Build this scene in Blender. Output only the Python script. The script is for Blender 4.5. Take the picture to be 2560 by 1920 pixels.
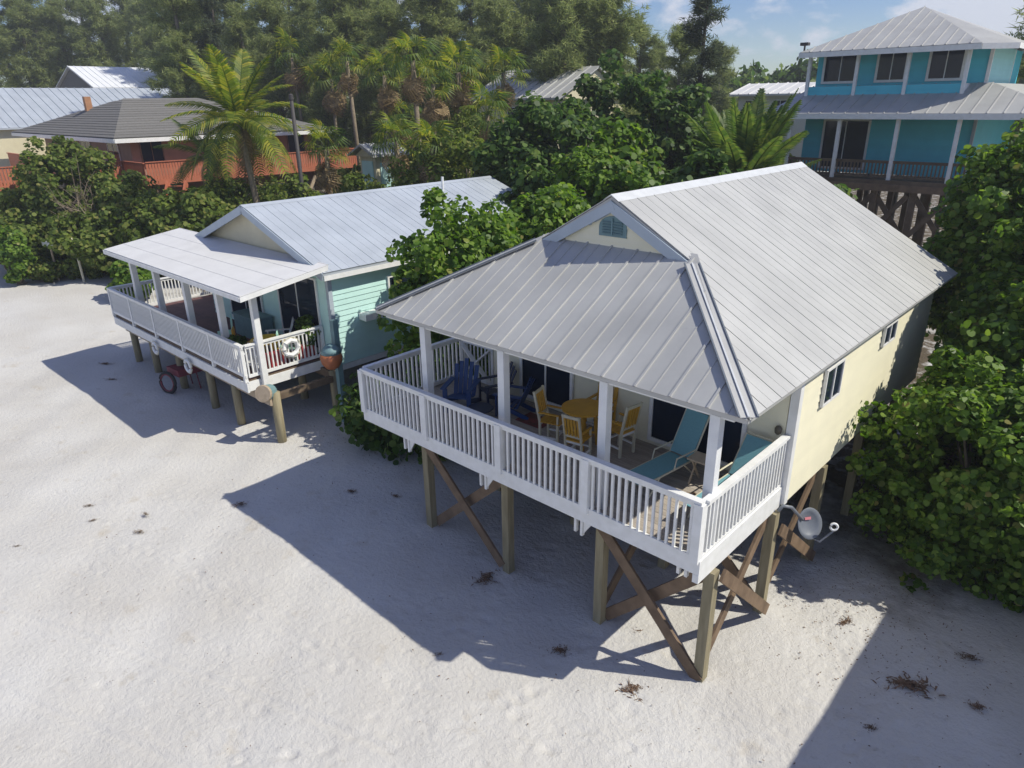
import bpy, math, random
import numpy as np
from mathutils import Vector, Matrix, noise

random.seed(7); RNG = np.random.default_rng(11)
for o in list(bpy.data.objects): bpy.data.objects.remove(o)
scene = bpy.context.scene
COL = scene.collection

# ------------------------------------------------------------------ camera
YAW, PITCH, ROLL, FOC = 0.7562, -0.3860, -0.0150, 1737.3
CAM = Vector((3.506, -7.290, 8.082))
cy_, sy_ = math.cos(YAW), math.sin(YAW)
fw = Vector((-sy_*math.cos(PITCH), cy_*math.cos(PITCH), math.sin(PITCH)))
r0 = Vector((cy_, sy_, 0)); u0 = r0.cross(fw)
rt = r0*math.cos(ROLL)+u0*math.sin(ROLL); up = rt.cross(fw)
cam = bpy.data.cameras.new('camera'); cam_o = bpy.data.objects.new('camera', cam); COL.objects.link(cam_o)
cam.sensor_fit = 'HORIZONTAL'; cam.sensor_width = 36; cam.lens = FOC/2560*36
cam.clip_start = .1; cam.clip_end = 9000
cam_o.matrix_world = Matrix(((rt.x, up.x, -fw.x, CAM.x), (rt.y, up.y, -fw.y, CAM.y), (rt.z, up.z, -fw.z, CAM.z), (0, 0, 0, 1)))
scene.camera = cam_o

# ------------------------------------------------------------------ sky, sun, exposure
SUN = Vector((.562, .345, .735)).normalized()
SUN_EL = math.asin(SUN.z); SUN_ROT = math.atan2(SUN.x, SUN.y)
world = bpy.data.worlds.new('World'); scene.world = world; world.use_nodes = True
wt = world.node_tree; wt.nodes.clear()
def wn(t, **k):
    n = wt.nodes.new(t)
    for a, b in k.items(): setattr(n, a, b)
    return n
sky = wn('ShaderNodeTexSky', sky_type='NISHITA'); sky.sun_disc = False
sky.sun_elevation = SUN_EL; sky.sun_rotation = SUN_ROT; sky.air_density = 1.0; sky.dust_density = .15; sky.ozone_density = 2.5
tc = wn('ShaderNodeTexCoord'); sep = wn('ShaderNodeSeparateXYZ'); wt.links.new(tc.outputs['Generated'], sep.inputs[0])
mp = wn('ShaderNodeMapping'); mp.inputs['Scale'].default_value = (1, 1, 1.9); mp.inputs['Location'].default_value = (.35, .1, 0); wt.links.new(tc.outputs['Generated'], mp.inputs[0])
nz = wn('ShaderNodeTexNoise'); nz.inputs['Scale'].default_value = 8; nz.inputs['Detail'].default_value = 7; nz.inputs['Roughness'].default_value = .58
wt.links.new(mp.outputs[0], nz.inputs['Vector'])
cr = wn('ShaderNodeValToRGB'); cr.color_ramp.elements[0].position = .50; cr.color_ramp.elements[1].position = .60
wt.links.new(nz.outputs['Fac'], cr.inputs[0])
cmix = wn('ShaderNodeMixRGB'); cmix.inputs['Color2'].default_value = (7.4, 7.7, 8.7, 1)
cfac = wn('ShaderNodeMath', operation='MULTIPLY'); cfac.inputs[1].default_value = .85
wt.links.new(cr.outputs[0], cfac.inputs[0]); wt.links.new(cfac.outputs[0], cmix.inputs[0])
shs = wn('ShaderNodeHueSaturation'); shs.inputs['Saturation'].default_value = 1.3; shs.inputs['Hue'].default_value = .515
wt.links.new(sky.outputs[0], shs.inputs['Color']); tint = wn('ShaderNodeMixRGB', blend_type='MULTIPLY'); tint.inputs[0].default_value = 1; tint.inputs['Color2'].default_value = (.92, .96, 1.10, 1)
wt.links.new(shs.outputs[0], tint.inputs['Color1']); wt.links.new(tint.outputs[0], cmix.inputs['Color1'])
bg = wn('ShaderNodeBackground'); bg.inputs['Strength'].default_value = .095
wo = wn('ShaderNodeOutputWorld')
wt.links.new(cmix.outputs[0], bg.inputs[0]); wt.links.new(bg.outputs[0], wo.inputs[0])
sl = bpy.data.lights.new('sun', 'SUN'); sl.energy = 4.8; sl.angle = math.radians(.55); sl.color = (1, .955, .83)
so = bpy.data.objects.new('sun', sl); COL.objects.link(so); so.location = (0, 0, 40)
so.rotation_euler = (-SUN).to_track_quat('-Z', 'Y').to_euler()
scene.view_settings.view_transform = 'Standard'; scene.view_settings.look = 'None'
scene.view_settings.exposure = .07; scene.view_settings.gamma = 1; scene.view_settings.use_curve_mapping = False
scene.render.engine = 'CYCLES'
scene.cycles.max_bounces = 8; scene.cycles.transparent_max_bounces = 8

# ------------------------------------------------------------------ materials
def mat(name, c1, c2=None, scale=3., rough=.6, metal=0., bump=0., bscale=40., spec=.5, rnd=0., trans=0., stretch=None, detail=4):
    m = bpy.data.materials.new(name); m.use_nodes = True; t = m.node_tree; N = t.nodes; L = t.links
    b = N['Principled BSDF']; b.inputs['Roughness'].default_value = rough; b.inputs['Metallic'].default_value = metal
    b.inputs['Specular IOR Level'].default_value = spec
    tcn = N.new('ShaderNodeTexCoord'); src = tcn.outputs['Object']
    if stretch:
        mpn = N.new('ShaderNodeMapping'); mpn.inputs['Scale'].default_value = stretch; L.new(src, mpn.inputs[0]); src = mpn.outputs[0]
    c2 = c2 or c1
    n1 = N.new('ShaderNodeTexNoise'); n1.inputs['Scale'].default_value = scale; n1.inputs['Detail'].default_value = detail
    L.new(src, n1.inputs['Vector'])
    mx = N.new('ShaderNodeMixRGB'); mx.inputs[1].default_value = (*c1, 1); mx.inputs[2].default_value = (*c2, 1)
    rmp = N.new('ShaderNodeValToRGB'); rmp.color_ramp.elements[0].position = .35; rmp.color_ramp.elements[1].position = .68
    L.new(n1.outputs['Fac'], rmp.inputs[0]); L.new(rmp.outputs[0], mx.inputs[0]); col = mx.outputs[0]
    if rnd:
        oi = N.new('ShaderNodeObjectInfo'); hs = N.new('ShaderNodeHueSaturation')
        ma = N.new('ShaderNodeMapRange'); ma.inputs['To Min'].default_value = 1-rnd; ma.inputs['To Max'].default_value = 1+rnd
        L.new(oi.outputs['Random'], ma.inputs['Value']); L.new(ma.outputs[0], hs.inputs['Value']); L.new(col, hs.inputs['Color']); col = hs.outputs[0]
    L.new(col, b.inputs['Base Color'])
    if bump:
        n2 = N.new('ShaderNodeTexNoise'); n2.inputs['Scale'].default_value = bscale; n2.inputs['Detail'].default_value = 3
        L.new(src, n2.inputs['Vector'])
        bp = N.new('ShaderNodeBump'); bp.inputs['Strength'].default_value = bump; bp.inputs['Distance'].default_value = .02
        L.new(n2.outputs['Fac'], bp.inputs['Height']); L.new(bp.outputs[0], b.inputs['Normal'])
    return m

def leaf_mat(name, stops, rough=.45, transl=.3, spec=.4):
    m = bpy.data.materials.new(name); m.use_nodes = True; t = m.node_tree; N = t.nodes; L = t.links
    b = N['Principled BSDF']; b.inputs['Roughness'].default_value = rough; b.inputs['Specular IOR Level'].default_value = spec
    g = N.new('ShaderNodeNewGeometry'); oi = N.new('ShaderNodeObjectInfo')
    ad = N.new('ShaderNodeMath'); ad.operation = 'ADD'; L.new(g.outputs['Random Per Island'], ad.inputs[0]); L.new(oi.outputs['Random'], ad.inputs[1])
    fr = N.new('ShaderNodeMath'); fr.operation = 'FRACT'; L.new(ad.outputs[0], fr.inputs[0])
    r = N.new('ShaderNodeValToRGB'); e = r.color_ramp.elements
    e[0].position, e[0].color = stops[0][0], (*stops[0][1], 1); e[1].position, e[1].color = stops[-1][0], (*stops[-1][1], 1)
    for p, c in stops[1:-1]:
        k = e.new(p); k.color = (*c, 1)
    L.new(fr.outputs[0], r.inputs[0]); L.new(r.outputs[0], b.inputs['Base Color'])
    tr = N.new('ShaderNodeBsdfTranslucent'); hs = N.new('ShaderNodeHueSaturation'); hs.inputs['Value'].default_value = 1.5; hs.inputs['Saturation'].default_value = 1.1
    L.new(r.outputs[0], hs.inputs['Color']); L.new(hs.outputs[0], tr.inputs[0])
    ms = N.new('ShaderNodeMixShader'); ms.inputs[0].default_value = transl
    L.new(b.outputs[0], ms.inputs[1]); L.new(tr.outputs[0], ms.inputs[2]); L.new(ms.outputs[0], N['Material Output'].inputs[0])
    return m

M = {}
M['white'] = mat('white_paint', (.78, .78, .77), (.70, .70, .68), 6, .5, bump=.05)
M['column'] = mat('column_paint', (.74, .75, .75), (.66, .67, .68), 5, .55)
M['metal'] = mat('roof_metal', (.465, .463, .446), (.42, .418, .405), 1.1, .5, .2, bump=.03, bscale=3, rnd=.02)
def roof_detail(m):
    t = m.node_tree; N = t.nodes; L = t.links; b = N['Principled BSDF']; lk = b.inputs['Base Color'].links[0]; src = lk.from_socket
    tcn = N.new('ShaderNodeTexCoord'); n1 = N.new('ShaderNodeTexNoise'); n1.inputs['Scale'].default_value = 16; n1.inputs['Detail'].default_value = 5; n1.inputs['Roughness'].default_value = .7
    L.new(tcn.outputs['Object'], n1.inputs['Vector']); r = N.new('ShaderNodeValToRGB'); r.color_ramp.elements[0].position = .63; r.color_ramp.elements[1].position = .80; L.new(n1.outputs['Fac'], r.inputs[0])
    n2 = N.new('ShaderNodeTexNoise'); n2.inputs['Scale'].default_value = .8; n2.inputs['Detail'].default_value = 6; n2.inputs['Roughness'].default_value = .65; L.new(tcn.outputs['Object'], n2.inputs['Vector'])
    mr = N.new('ShaderNodeMapRange'); mr.inputs['From Min'].default_value = .3; mr.inputs['From Max'].default_value = .7; mr.inputs['To Min'].default_value = .90; mr.inputs['To Max'].default_value = 1.07; L.new(n2.outputs['Fac'], mr.inputs['Value'])
    hs = N.new('ShaderNodeHueSaturation'); L.new(src, hs.inputs['Color']); L.new(mr.outputs[0], hs.inputs['Value'])
    mx = N.new('ShaderNodeMixRGB'); mx.inputs[2].default_value = (.30, .285, .26, 1); L.new(r.outputs[0], mx.inputs[0]); L.new(hs.outputs[0], mx.inputs[1]); L.new(mx.outputs[0], b.inputs['Base Color'])
roof_detail(M['metal'])
M['metal_b'] = mat('roof_metal_blue', (.50, .54, .59), (.45, .49, .54), 1.2, .45, .25, rnd=.02)
roof_detail(M['metal_b'])
M['rib'] = mat('roof_rib', (.64, .65, .65), (.57, .58, .58), 5, .42, .2)
M['porchroof'] = mat('porch_roof', (.66, .655, .65), (.60, .595, .59), 1.5, .6)
M['yellow'] = mat('yellow_siding', (.80, .755, .57), (.75, .71, .54), 2, .55, rnd=.02)
M['teal_b'] = mat('mint_siding', (.54, .79, .75), (.49, .73, .69), 2, .55, rnd=.02)
M['aqua'] = mat('aqua_siding', (.085, .55, .66), (.075, .50, .61), 2, .55, rnd=.03)
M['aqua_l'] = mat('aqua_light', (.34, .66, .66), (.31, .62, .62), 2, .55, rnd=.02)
M['trim_bl'] = mat('grey_trim', (.42, .48, .54), (.38, .44, .50), 4, .55)
M['glass'] = mat('dark_glass', (.012, .020, .036), (.018, .027, .046), 2, .05, spec=.22)
M['pile'] = mat('treated_pile', (.30, .26, .165), (.22, .185, .11), 3, .8, bump=.35, bscale=14, rnd=.08, stretch=(6, 6, .6))
M['brace'] = mat('brace_wood', (.20, .135, .085), (.125, .082, .05), 4, .75, bump=.3, bscale=18, rnd=.1)
M['beam'] = mat('beam_wood', (.16, .115, .075), (.10, .07, .045), 3, .8, bump=.2, bscale=15)
M['deck'] = mat('deck_board', (.42, .37, .32), (.30, .26, .22), 5, .75, bump=.2, bscale=20, rnd=.12, stretch=(.6, 6, 6))
M['deck_red'] = mat('red_deck', (.13, .055, .055), (.09, .04, .042), 4, .7, rnd=.1)
M['orange'] = mat('orange_deck', (.43, .135, .07), (.37, .115, .06), 3, .65, rnd=.07)
M['shingle'] = mat('grey_shingle', (.175, .168, .158), (.125, .12, .112), 12, .9, bump=.5, bscale=20, rnd=.08)
M['tan'] = mat('tan_wall', (.29, .19, .14), (.24, .16, .115), 2, .7)
M['cream'] = mat('cream_paint', (.66, .60, .42), (.60, .54, .38), 2, .6)
M['cedar'] = mat('cedar', (.40, .20, .10), (.33, .16, .08), 3, .7)
M['blue'] = mat('blue_paint', (.012, .055, .20), (.010, .045, .16), 4, .45)
M['navy'] = mat('navy_paint', (.012, .025, .075), (.010, .02, .06), 4, .5)
M['ochre'] = mat('ochre_paint', (.62, .34, .035), (.52, .28, .03), 6, .5)
M['sling'] = mat('aqua_sling', (.17, .38, .43), (.15, .34, .39), 40, .6)
M['framepale'] = mat('pale_frame', (.62, .58, .44), (.55, .51, .38), 6, .45)
M['wicker'] = mat('pale_wood', (.55, .45, .32), (.46, .37, .26), 8, .6)
M['grey'] = mat('grey_plastic', (.17, .185, .215), (.15, .165, .19), 8, .4)
M['pink'] = mat('pink_print', (.62, .22, .24), None, 5, .5)
M['red'] = mat('red_paint', (.42, .045, .05), (.34, .035, .04), 5, .45)
M['rubber'] = mat('rubber', (.02, .02, .022), None, 4, .7)
M['mint'] = mat('mint_paint', (.42, .70, .60), None, 4, .5)
M['sunyellow'] = mat('sun_yellow', (.72, .48, .03), None, 4, .5)
M['rust'] = mat('rust_orange', (.42, .14, .05), (.34, .11, .05), 9, .6)
M['tealmetal'] = mat('teal_grey', (.16, .27, .29), (.13, .22, .24), 5, .6)
M['beige'] = mat('beige_wood', (.44, .35, .25), (.34, .265, .185), 8, .7)
M['darkpole'] = mat('dark_pole', (.05, .045, .045), None, 4, .7)
M['bark'] = mat('bark', (.20, .165, .125), (.11, .09, .07), 5, .9, bump=.4, bscale=12)
M['barkdark'] = mat('dark_bark', (.075, .06, .05), (.045, .037, .03), 5, .9, bump=.4, bscale=12)
M['palmbark'] = mat('palm_bark', (.24, .19, .13), (.15, .12, .085), 9, .9, bump=.4, bscale=16)
M['weed'] = mat('dry_weed', (.20, .12, .072), (.11, .07, .045), 14, .9, rnd=.25)
M['weed2'] = mat('pale_weed', (.26, .20, .14), (.17, .13, .09), 14, .9, rnd=.2)
M['ventslat'] = mat('vent_slat_paint', (.10, .18, .20), None, 4, .6)
M['weedwall'] = mat('lamp_bronze', (.10, .085, .06), None, 4, .5)
M['rib_dark'] = mat('hip_groove', (.13, .15, .18), None, 4, .6, .2)
M['soffit'] = mat('soffit', (.55, .56, .55), None, 4, .7)
M['grape'] = leaf_mat('seagrape_leaf', [(0, (.045, .095, .014)), (.3, (.085, .165, .020)), (.65, (.15, .25, .034)), (.96, (.22, .315, .055)), (1, (.24, .21, .06))], .45, .45, .3)
M['shrub'] = leaf_mat('shrub_leaf', [(0, (.06, .095, .020)), (.4, (.115, .165, .032)), (.8, (.19, .245, .052)), (1, (.26, .25, .08))], .55, .45, .2)
M['darkleaf'] = leaf_mat('dark_leaf', [(0, (.030, .066, .016)), (.5, (.065, .125, .026)), (.85, (.12, .195, .042)), (1, (.18, .235, .06))], .5, .42, .22)
M['pine'] = leaf_mat('needle', [(0, (.13, .165, .062)), (.5, (.22, .265, .10)), (1, (.34, .365, .16))], .8, .5, .1)
M['pine_d'] = leaf_mat('dark_needle', [(0, (.05, .07, .042)), (.5, (.09, .115, .065)), (1, (.15, .17, .10))], .8, .4, .1)
M['palm'] = leaf_mat('palm_leaf', [(0, (.08, .135, .020)), (.5, (.17, .225, .030)), (1, (.36, .34, .05))], .5, .45, .25)
M['palm_d'] = leaf_mat('palm_leaf_deep', [(0, (.055, .105, .024)), (.6, (.11, .17, .036)), (1, (.18, .22, .05))], .5, .42, .25)
M['palm_dead'] = leaf_mat('palm_leaf_dead', [(0, (.20, .14, .07)), (.5, (.31, .22, .11)), (1, (.42, .30, .16))], .8, .25)
M['twig'] = leaf_mat('bare_twig', [(0, (.14, .11, .08)), (1, (.28, .22, .16))], .8, .0)

# ------------------------------------------------------------------ mesh helpers
class MB:
    def __init__(s): s.v = []; s.f = []
    def add(s, v, f):
        b = len(s.v); s.v += [tuple(p) for p in v]; s.f += [tuple(i+b for i in q) for q in f]; return s
    def bx(s, x0, x1, y0, y1, z0, z1):
        v = [(x, y, z) for z in (z0, z1) for y in (y0, y1) for x in (x0, x1)]
        return s.add(v, [(0, 2, 3, 1), (4, 5, 7, 6), (0, 1, 5, 4), (2, 6, 7, 3), (0, 4, 6, 2), (1, 3, 7, 5)])
    def box(s, c, d): return s.bx(c[0]-d[0]/2, c[0]+d[0]/2, c[1]-d[1]/2, c[1]+d[1]/2, c[2]-d[2]/2, c[2]+d[2]/2)
    def bar(s, p0, p1, w, h, upv=(0, 0, 1)):
        p0, p1 = Vector(p0), Vector(p1); d = (p1-p0).normalized(); u = Vector(upv)
        if abs(d.dot(u)) > .98: u = Vector((1, 0, 0))
        a = d.cross(u).normalized(); b = a.cross(d).normalized(); a = a*w/2; b = b*h/2
        v = [p-a-b for p in (p0, p1)]+[p+a-b for p in (p0, p1)]+[p+a+b for p in (p0, p1)]+[p-a+b for p in (p0, p1)]
        v = [v[0], v[2], v[4], v[6], v[1], v[3], v[5], v[7]]
        return s.add(v, [(0, 3, 2, 1), (4, 5, 6, 7), (0, 1, 5, 4), (1, 2, 6, 5), (2, 3, 7, 6), (3, 0, 4, 7)])
    def prism(s, pts, vec):
        n = len(pts); vec = Vector(vec); v = [Vector(p) for p in pts]+[Vector(p)+vec for p in pts]
        return s.add(v, [tuple(range(n))[::-1], tuple(range(n, 2*n))]+[(i, (i+1) % n, n+(i+1) % n, n+i) for i in range(n)])
    def tube(s, pts, rad, n=6, closed=False):
        pts = [Vector(p) for p in pts]; k = len(pts); b = len(s.v)
        rad = rad if hasattr(rad, '__len__') else [rad]*k
        ref = Vector((0, 0, 1))
        for i, p in enumerate(pts):
            q0, q1 = (pts[i-1], pts[(i+1) % k]) if closed else (pts[max(i-1, 0)], pts[min(i+1, k-1)])
            d = (q1-q0).normalized(); r_ = ref if abs(d.dot(ref)) < .95 else Vector((1, 0, 0))
            a = d.cross(r_).normalized(); c = d.cross(a)
            for j in range(n):
                t = 2*math.pi*j/n; s.v.append(tuple(p+(a*math.cos(t)+c*math.sin(t))*rad[i]))
        for i in range(k if closed else k-1):
            for j in range(n):
                A = b+i*n+j; B = b+i*n+(j+1) % n; C = b+((i+1) % k)*n+(j+1) % n; D = b+((i+1) % k)*n+j
                s.f.append((A, B, C, D))
        if not closed:
            s.f.append(tuple(b+j for j in range(n))[::-1]); s.f.append(tuple(b+(k-1)*n+j for j in range(n)))
        return s
    def ring(s, c, R, r, axis, n=16, m=6):
        c = Vector(c); ax = Vector(axis).normalized(); t = Vector((0, 0, 1)) if abs(ax.z) < .9 else Vector((1, 0, 0))
        a = ax.cross(t).normalized(); b = ax.cross(a)
        return s.tube([c+(a*math.cos(2*math.pi*i/n)+b*math.sin(2*math.pi*i/n))*R for i in range(n)], r, m, True)
    def lathe(s, prof, n, T=None):
        b = len(s.v); T = T or Matrix()
        for r, z in prof:
            for j in range(n):
                t = 2*math.pi*j/n; s.v.append(tuple(T @ Vector((r*math.cos(t), r*math.sin(t), z))))
        for i in range(len(prof)-1):
            for j in range(n): s.f.append((b+i*n+j, b+i*n+(j+1) % n, b+(i+1)*n+(j+1) % n, b+(i+1)*n+j))
        s.f.append(tuple(b+j for j in range(n))[::-1]); s.f.append(tuple(b+(len(prof)-1)*n+j for j in range(n)))
        return s
    def poly(s, pts): return s.add(pts, [tuple(range(len(pts)))])
    def mesh(s, name, m, smooth=False):
        me = bpy.data.meshes.new(name); me.from_pydata(s.v, [], s.f); me.validate()
        if m: me.materials.append(m)
        if smooth: me.polygons.foreach_set('use_smooth', [True]*len(me.polygons))
        return me

def world_loc(o):
    v = Vector((0, 0, 0))
    while o: v = v+o.location if o.parent is None else v; o = o.parent
    return v
def link(name, data, parent=None, world=True):
    o = bpy.data.objects.new(name, data); COL.objects.link(o)
    if parent is not None:
        o.parent = parent
        if world and parent.parent is None: o.matrix_parent_inverse = Matrix.Translation(-parent.location)
    return o
def obj(name, mb, m, parent=None, world=True, smooth=False):
    return link(name, mb.mesh(name, m, smooth), parent, world)
def tag(o, label, cat, group=None, kind=None):
    if label: o['label'] = label
    if cat: o['category'] = cat
    if group: o['group'] = group
    if kind: o['kind'] = kind
    return o
def thing(name, label, cat, loc=(0, 0, 0), rz=0, group=None):
    o = bpy.data.objects.new(name, None); COL.objects.link(o); o.empty_display_size = .2
    o.location = loc; o.rotation_euler = (0, 0, rz); return tag(o, label, cat, group)
def copy_tree(o, parent=None):
    c = o.copy(); COL.objects.link(c)
    if parent is not None: c.parent = parent
    for ch in list(KIDS(o)): copy_tree(ch, c)
    return c
def KIDS(o): return [x for x in bpy.data.objects if x.parent == o]

# building helpers --------------------------------------------------
def roof_plane(parent, O, U, V, W, vmax, breaks, m, rib_m=None, rib=(.034, .026), minor=True, name='roof_panel', lift=.012):
    O, U, V = Vector(O), Vector(U).normalized(), Vector(V).normalized(); n = U.cross(V)
    if n.z < 0: n = -n
    for a, b in zip(breaks[:-1], breaks[1:]):
        a2, b2 = a+.003, b-.003
        pts = [O+U*a2, O+U*b2, O+U*b2+V*vmax(b2), O+U*a2+V*vmax(a2)]
        if vmax(a2) < .02: pts = pts[:3]
        if vmax(b2) < .02: pts = [pts[0], pts[1], pts[3]]
        pts = [p+n*lift for p in pts]
        mb = MB().prism(pts, n*.010)
        for uu, (w, h) in (((a+.012), rib), ((a+b)/2, (rib[0]*.6, rib[1]*.45))):
            if uu != a+.012 and not minor: continue
            vm = vmax(uu)
            if vm > .06: mb.bar(O+U*uu+n*(lift+.010+h/2)+V*.0, O+U*uu+n*(lift+.010+h/2)+V*(vm-.01), w, h, n)
        obj(name, mb, m, parent)
def lin(a, b, n): return [a+(b-a)*i/n for i in range(n+1)]
def siding(parent, p0, p1, z0, z1, out, m, h=.125, name='siding_board', ztop=None):
    """lapped boards from p0 to p1 (xy), facing `out`; ztop(t)->limit for gables via clip fn returning (t0,t1) for a z"""
    p0, p1, out = Vector((*p0, 0)), Vector((*p1, 0)), Vector((*out, 0)).normalized()
    z = z0
    while z < z1-.02:
        zt = min(z+h, z1); q0, q1 = p0, p1
        if ztop:
            t = ztop(zt)
            if t is None: break
            q0, q1 = p0.lerp(p1, t[0]), p0.lerp(p1, t[1])
        a = [q0+out*.004+Vector((0, 0, zt)), q0+out*.022+Vector((0, 0, z)), q0+Vector((0, 0, z)), q0+out*-.01+Vector((0, 0, zt))]
        obj(name, MB().prism(a, q1-q0), m, parent); z += h
def railing(parent, p0, p1, ztop, zbot, m, posts=(), sp=.115, name='railing', bw=.036, cap=.11, pw=.11, post_drop=0):
    p0, p1 = Vector((*p0, 0)), Vector((*p1, 0)); d = (p1-p0); L = d.length; d.normalize(); Z = Vector((0, 0, 1))
    mb = MB(); mb.bar(p0+Z*(ztop-.02), p1+Z*(ztop-.02), cap, .04); mb.bar(p0+Z*(ztop-.075), p1+Z*(ztop-.075), .04, .07); mb.bar(p0+Z*(zbot+.04), p1+Z*(zbot+.04), .045, .08)
    r = obj(name, mb, m, parent)
    h = ztop-.105-zbot-.08
    me = MB().box((0, 0, 0), (bw, bw, h)).mesh('baluster', m); ang = math.atan2(d.y, d.x)
    k = int(L/sp); k0 = (L-k*sp)/2
    for i in range(k+1):
        t = k0+i*sp
        if any(abs(t-q) < pw*.75 for q in posts): continue
        b = link('baluster', me, r, False); b.location = p0+d*t+Z*(zbot+.08+h/2); b.rotation_euler = (0, 0, ang)
    for q in posts:
        c = p0+d*q; w = pw/2
        obj('rail_post', MB().bx(c.x-w, c.x+w, c.y-w, c.y+w, zbot-post_drop, ztop-.042), m, r, False)
    return r
def window(parent, c, n, w, h, mull=1, m=None, fw_=.055, name='window', proud=.05, horiz=0):
    m = m or M['white']; c = Vector(c); n = Vector(n).normalized(); u = Vector((-n.y, n.x, 0)); Z = Vector((0, 0, 1)); mb = MB()
    o_ = c+n*proud/2
    for s in (-1, 1):
        mb.bar(o_+u*s*(w/2+fw_/2)-Z*(h/2+fw_), o_+u*s*(w/2+fw_/2)+Z*(h/2+fw_), proud, fw_, u) if False else mb.prism([o_+u*(s*(w/2+fw_/2)-fw_/2)-Z*(h/2+fw_)-n*proud/2, o_+u*(s*(w/2+fw_/2)+fw_/2)-Z*(h/2+fw_)-n*proud/2, o_+u*(s*(w/2+fw_/2)+fw_/2)+Z*(h/2+fw_)-n*proud/2, o_+u*(s*(w/2+fw_/2)-fw_/2)+Z*(h/2+fw_)-n*proud/2], n*proud)
        mb.prism([o_-u*w/2+Z*(s*(h/2+fw_/2)-fw_/2)-n*proud/2, o_+u*w/2+Z*(s*(h/2+fw_/2)-fw_/2)-n*proud/2, o_+u*w/2+Z*(s*(h/2+fw_/2)+fw_/2)-n*proud/2, o_-u*w/2+Z*(s*(h/2+fw_/2)+fw_/2)-n*proud/2], n*proud)
    f = obj(name, mb, m, parent)
    for i in range(mull+1):
        a = -w/2+w*i/(mull+1); b = -w/2+w*(i+1)/(mull+1); g = .018
        if i: obj('mullion', MB().prism([c+u*(a-g)-Z*h/2+n*.03, c+u*(a+g)-Z*h/2+n*.03, c+u*(a+g)+Z*h/2+n*.03, c+u*(a-g)+Z*h/2+n*.03], n*.018), m, f)
        obj('pane', MB().prism([c+u*(a+.004)-Z*(h/2-.003)+n*.026, c+u*(b-.004)-Z*(h/2-.003)+n*.026, c+u*(b-.004)+Z*(h/2-.003)+n*.026, c+u*(a+.004)+Z*(h/2-.003)+n*.026], n*.006), M['glass'], f)
    return f
def post(parent, x, y, z0, z1, w, m, name='post'):
    return obj(name, MB().bx(x-w/2, x+w/2, y-w/2, y+w/2, z0, z1), m, parent)
def brace(parent, p0, p1, m, w=.045, h=.19, name='brace', side=(0, 1, 0)):
    d = (Vector(p1)-Vector(p0)).normalized(); u = d.cross(Vector(side))
    return obj(name, MB().bar(p0, p1, w, h, u), m, parent)

# ------------------------------------------------------------------ ground
def axis(segs):
    out = []
    for a, b, n in segs: out += list(np.linspace(a, b, n, endpoint=False))
    return np.array(out+[segs[-1][1]])
gx = axis([(-300, -80, 6), (-80, -26, 36), (-26, -12, 90), (-12, 6, 330), (6, 40, 34), (40, 300, 6)])
gy = axis([(-55, -40, 4), (-40, -8, 20), (-8, 8, 300), (8, 60, 60), (60, 400, 8)])
X, Y = np.meshgrid(gx, gy); Zg = np.zeros_like(X)
near = (np.abs(X+10) < 45) & (np.abs(Y) < 40)
for a, fx, fy, ph in ((.022, .55, .8, 0), (.018, 1.1, -.7, 2), (.010, 2.3, 1.7, 4), (.008, -1.9, 3.1, 1), (.006, 4.3, 3.7, 3), (.005, -5.1, 4.4, .4)):
    Zg += near*a*np.sin(fx*X+fy*Y+ph+.7*np.sin(.6*Y-.4*X))
def dimple(x, y, r, d, rim=.35):
    i0, i1 = np.searchsorted(gx, (x-3*r, x+3*r)); j0, j1 = np.searchsorted(gy, (y-3*r, y+3*r))
    if i1 <= i0 or j1 <= j0: return
    q = ((X[j0:j1, i0:i1]-x)**2+(Y[j0:j1, i0:i1]-y)**2)/(r*r)
    Zg[j0:j1, i0:i1] += -d*np.exp(-q)+d*rim*np.exp(-(np.sqrt(q)-1.5)**2*3)
for _ in range(1300):
    x, y = RNG.uniform(-11.5, 5.5), RNG.uniform(-7.5, 4.5)
    dimple(x, y, RNG.uniform(.05, .11), RNG.uniform(.005, .019)*(1.15 if x > -5 else .6))
def walk(p, q, n, off=.13):
    p, q = np.array(p, float), np.array(q, float); d = (q-p)/np.linalg.norm(q-p); s = np.array([-d[1], d[0]])
    for i in range(n):
        c = p+(q-p)*i/(n-1)+s*off*(1 if i % 2 else -1)+RNG.normal(0, .04, 2); dimple(c[0], c[1], .08, .017); dimple(c[0]+d[0]*.13, c[1]+d[1]*.13, .07, .015)
for p, q, n in (((-7, -6), (2, -3), 22), ((-9, -3.2), (-1, -6), 20), ((1, -4), (2.4, 3), 16), ((-10, -4), (-3, -2.6), 20), ((3, -2), (.8, 3.5), 14), ((-14, -3), (-8, -5.5), 16), ((-1, -2), (3.5, 1.5), 14), ((-4.5, -6.5), (-1.5, -1.5), 14)): walk(p, q, n)
for x in (.07, -1.83, -3.90, -6.06):
    for y in (.40, 2.40, 4.42): dimple(x+RNG.normal(0, .05), y+RNG.normal(0, .05), .26, -.035, .1)
for k in (-.75, .75):   # faint double track of a beach buggy crossing the open sand
    for i in range(110):
        t = i/109; dimple(-10+8*t+k*.45, -7.2+3.1*t-k*.75+.2*math.sin(3*t), .075, .011, .5)
nx_, ny_ = len(gx), len(gy)
me = bpy.data.meshes.new('sand'); V = np.stack([X, Y, Zg], -1).reshape(-1, 3)
idx = np.arange(nx_*ny_).reshape(ny_, nx_)
F = np.stack([idx[:-1, :-1], idx[:-1, 1:], idx[1:, 1:], idx[1:, :-1]], -1).reshape(-1, 4)
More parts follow.
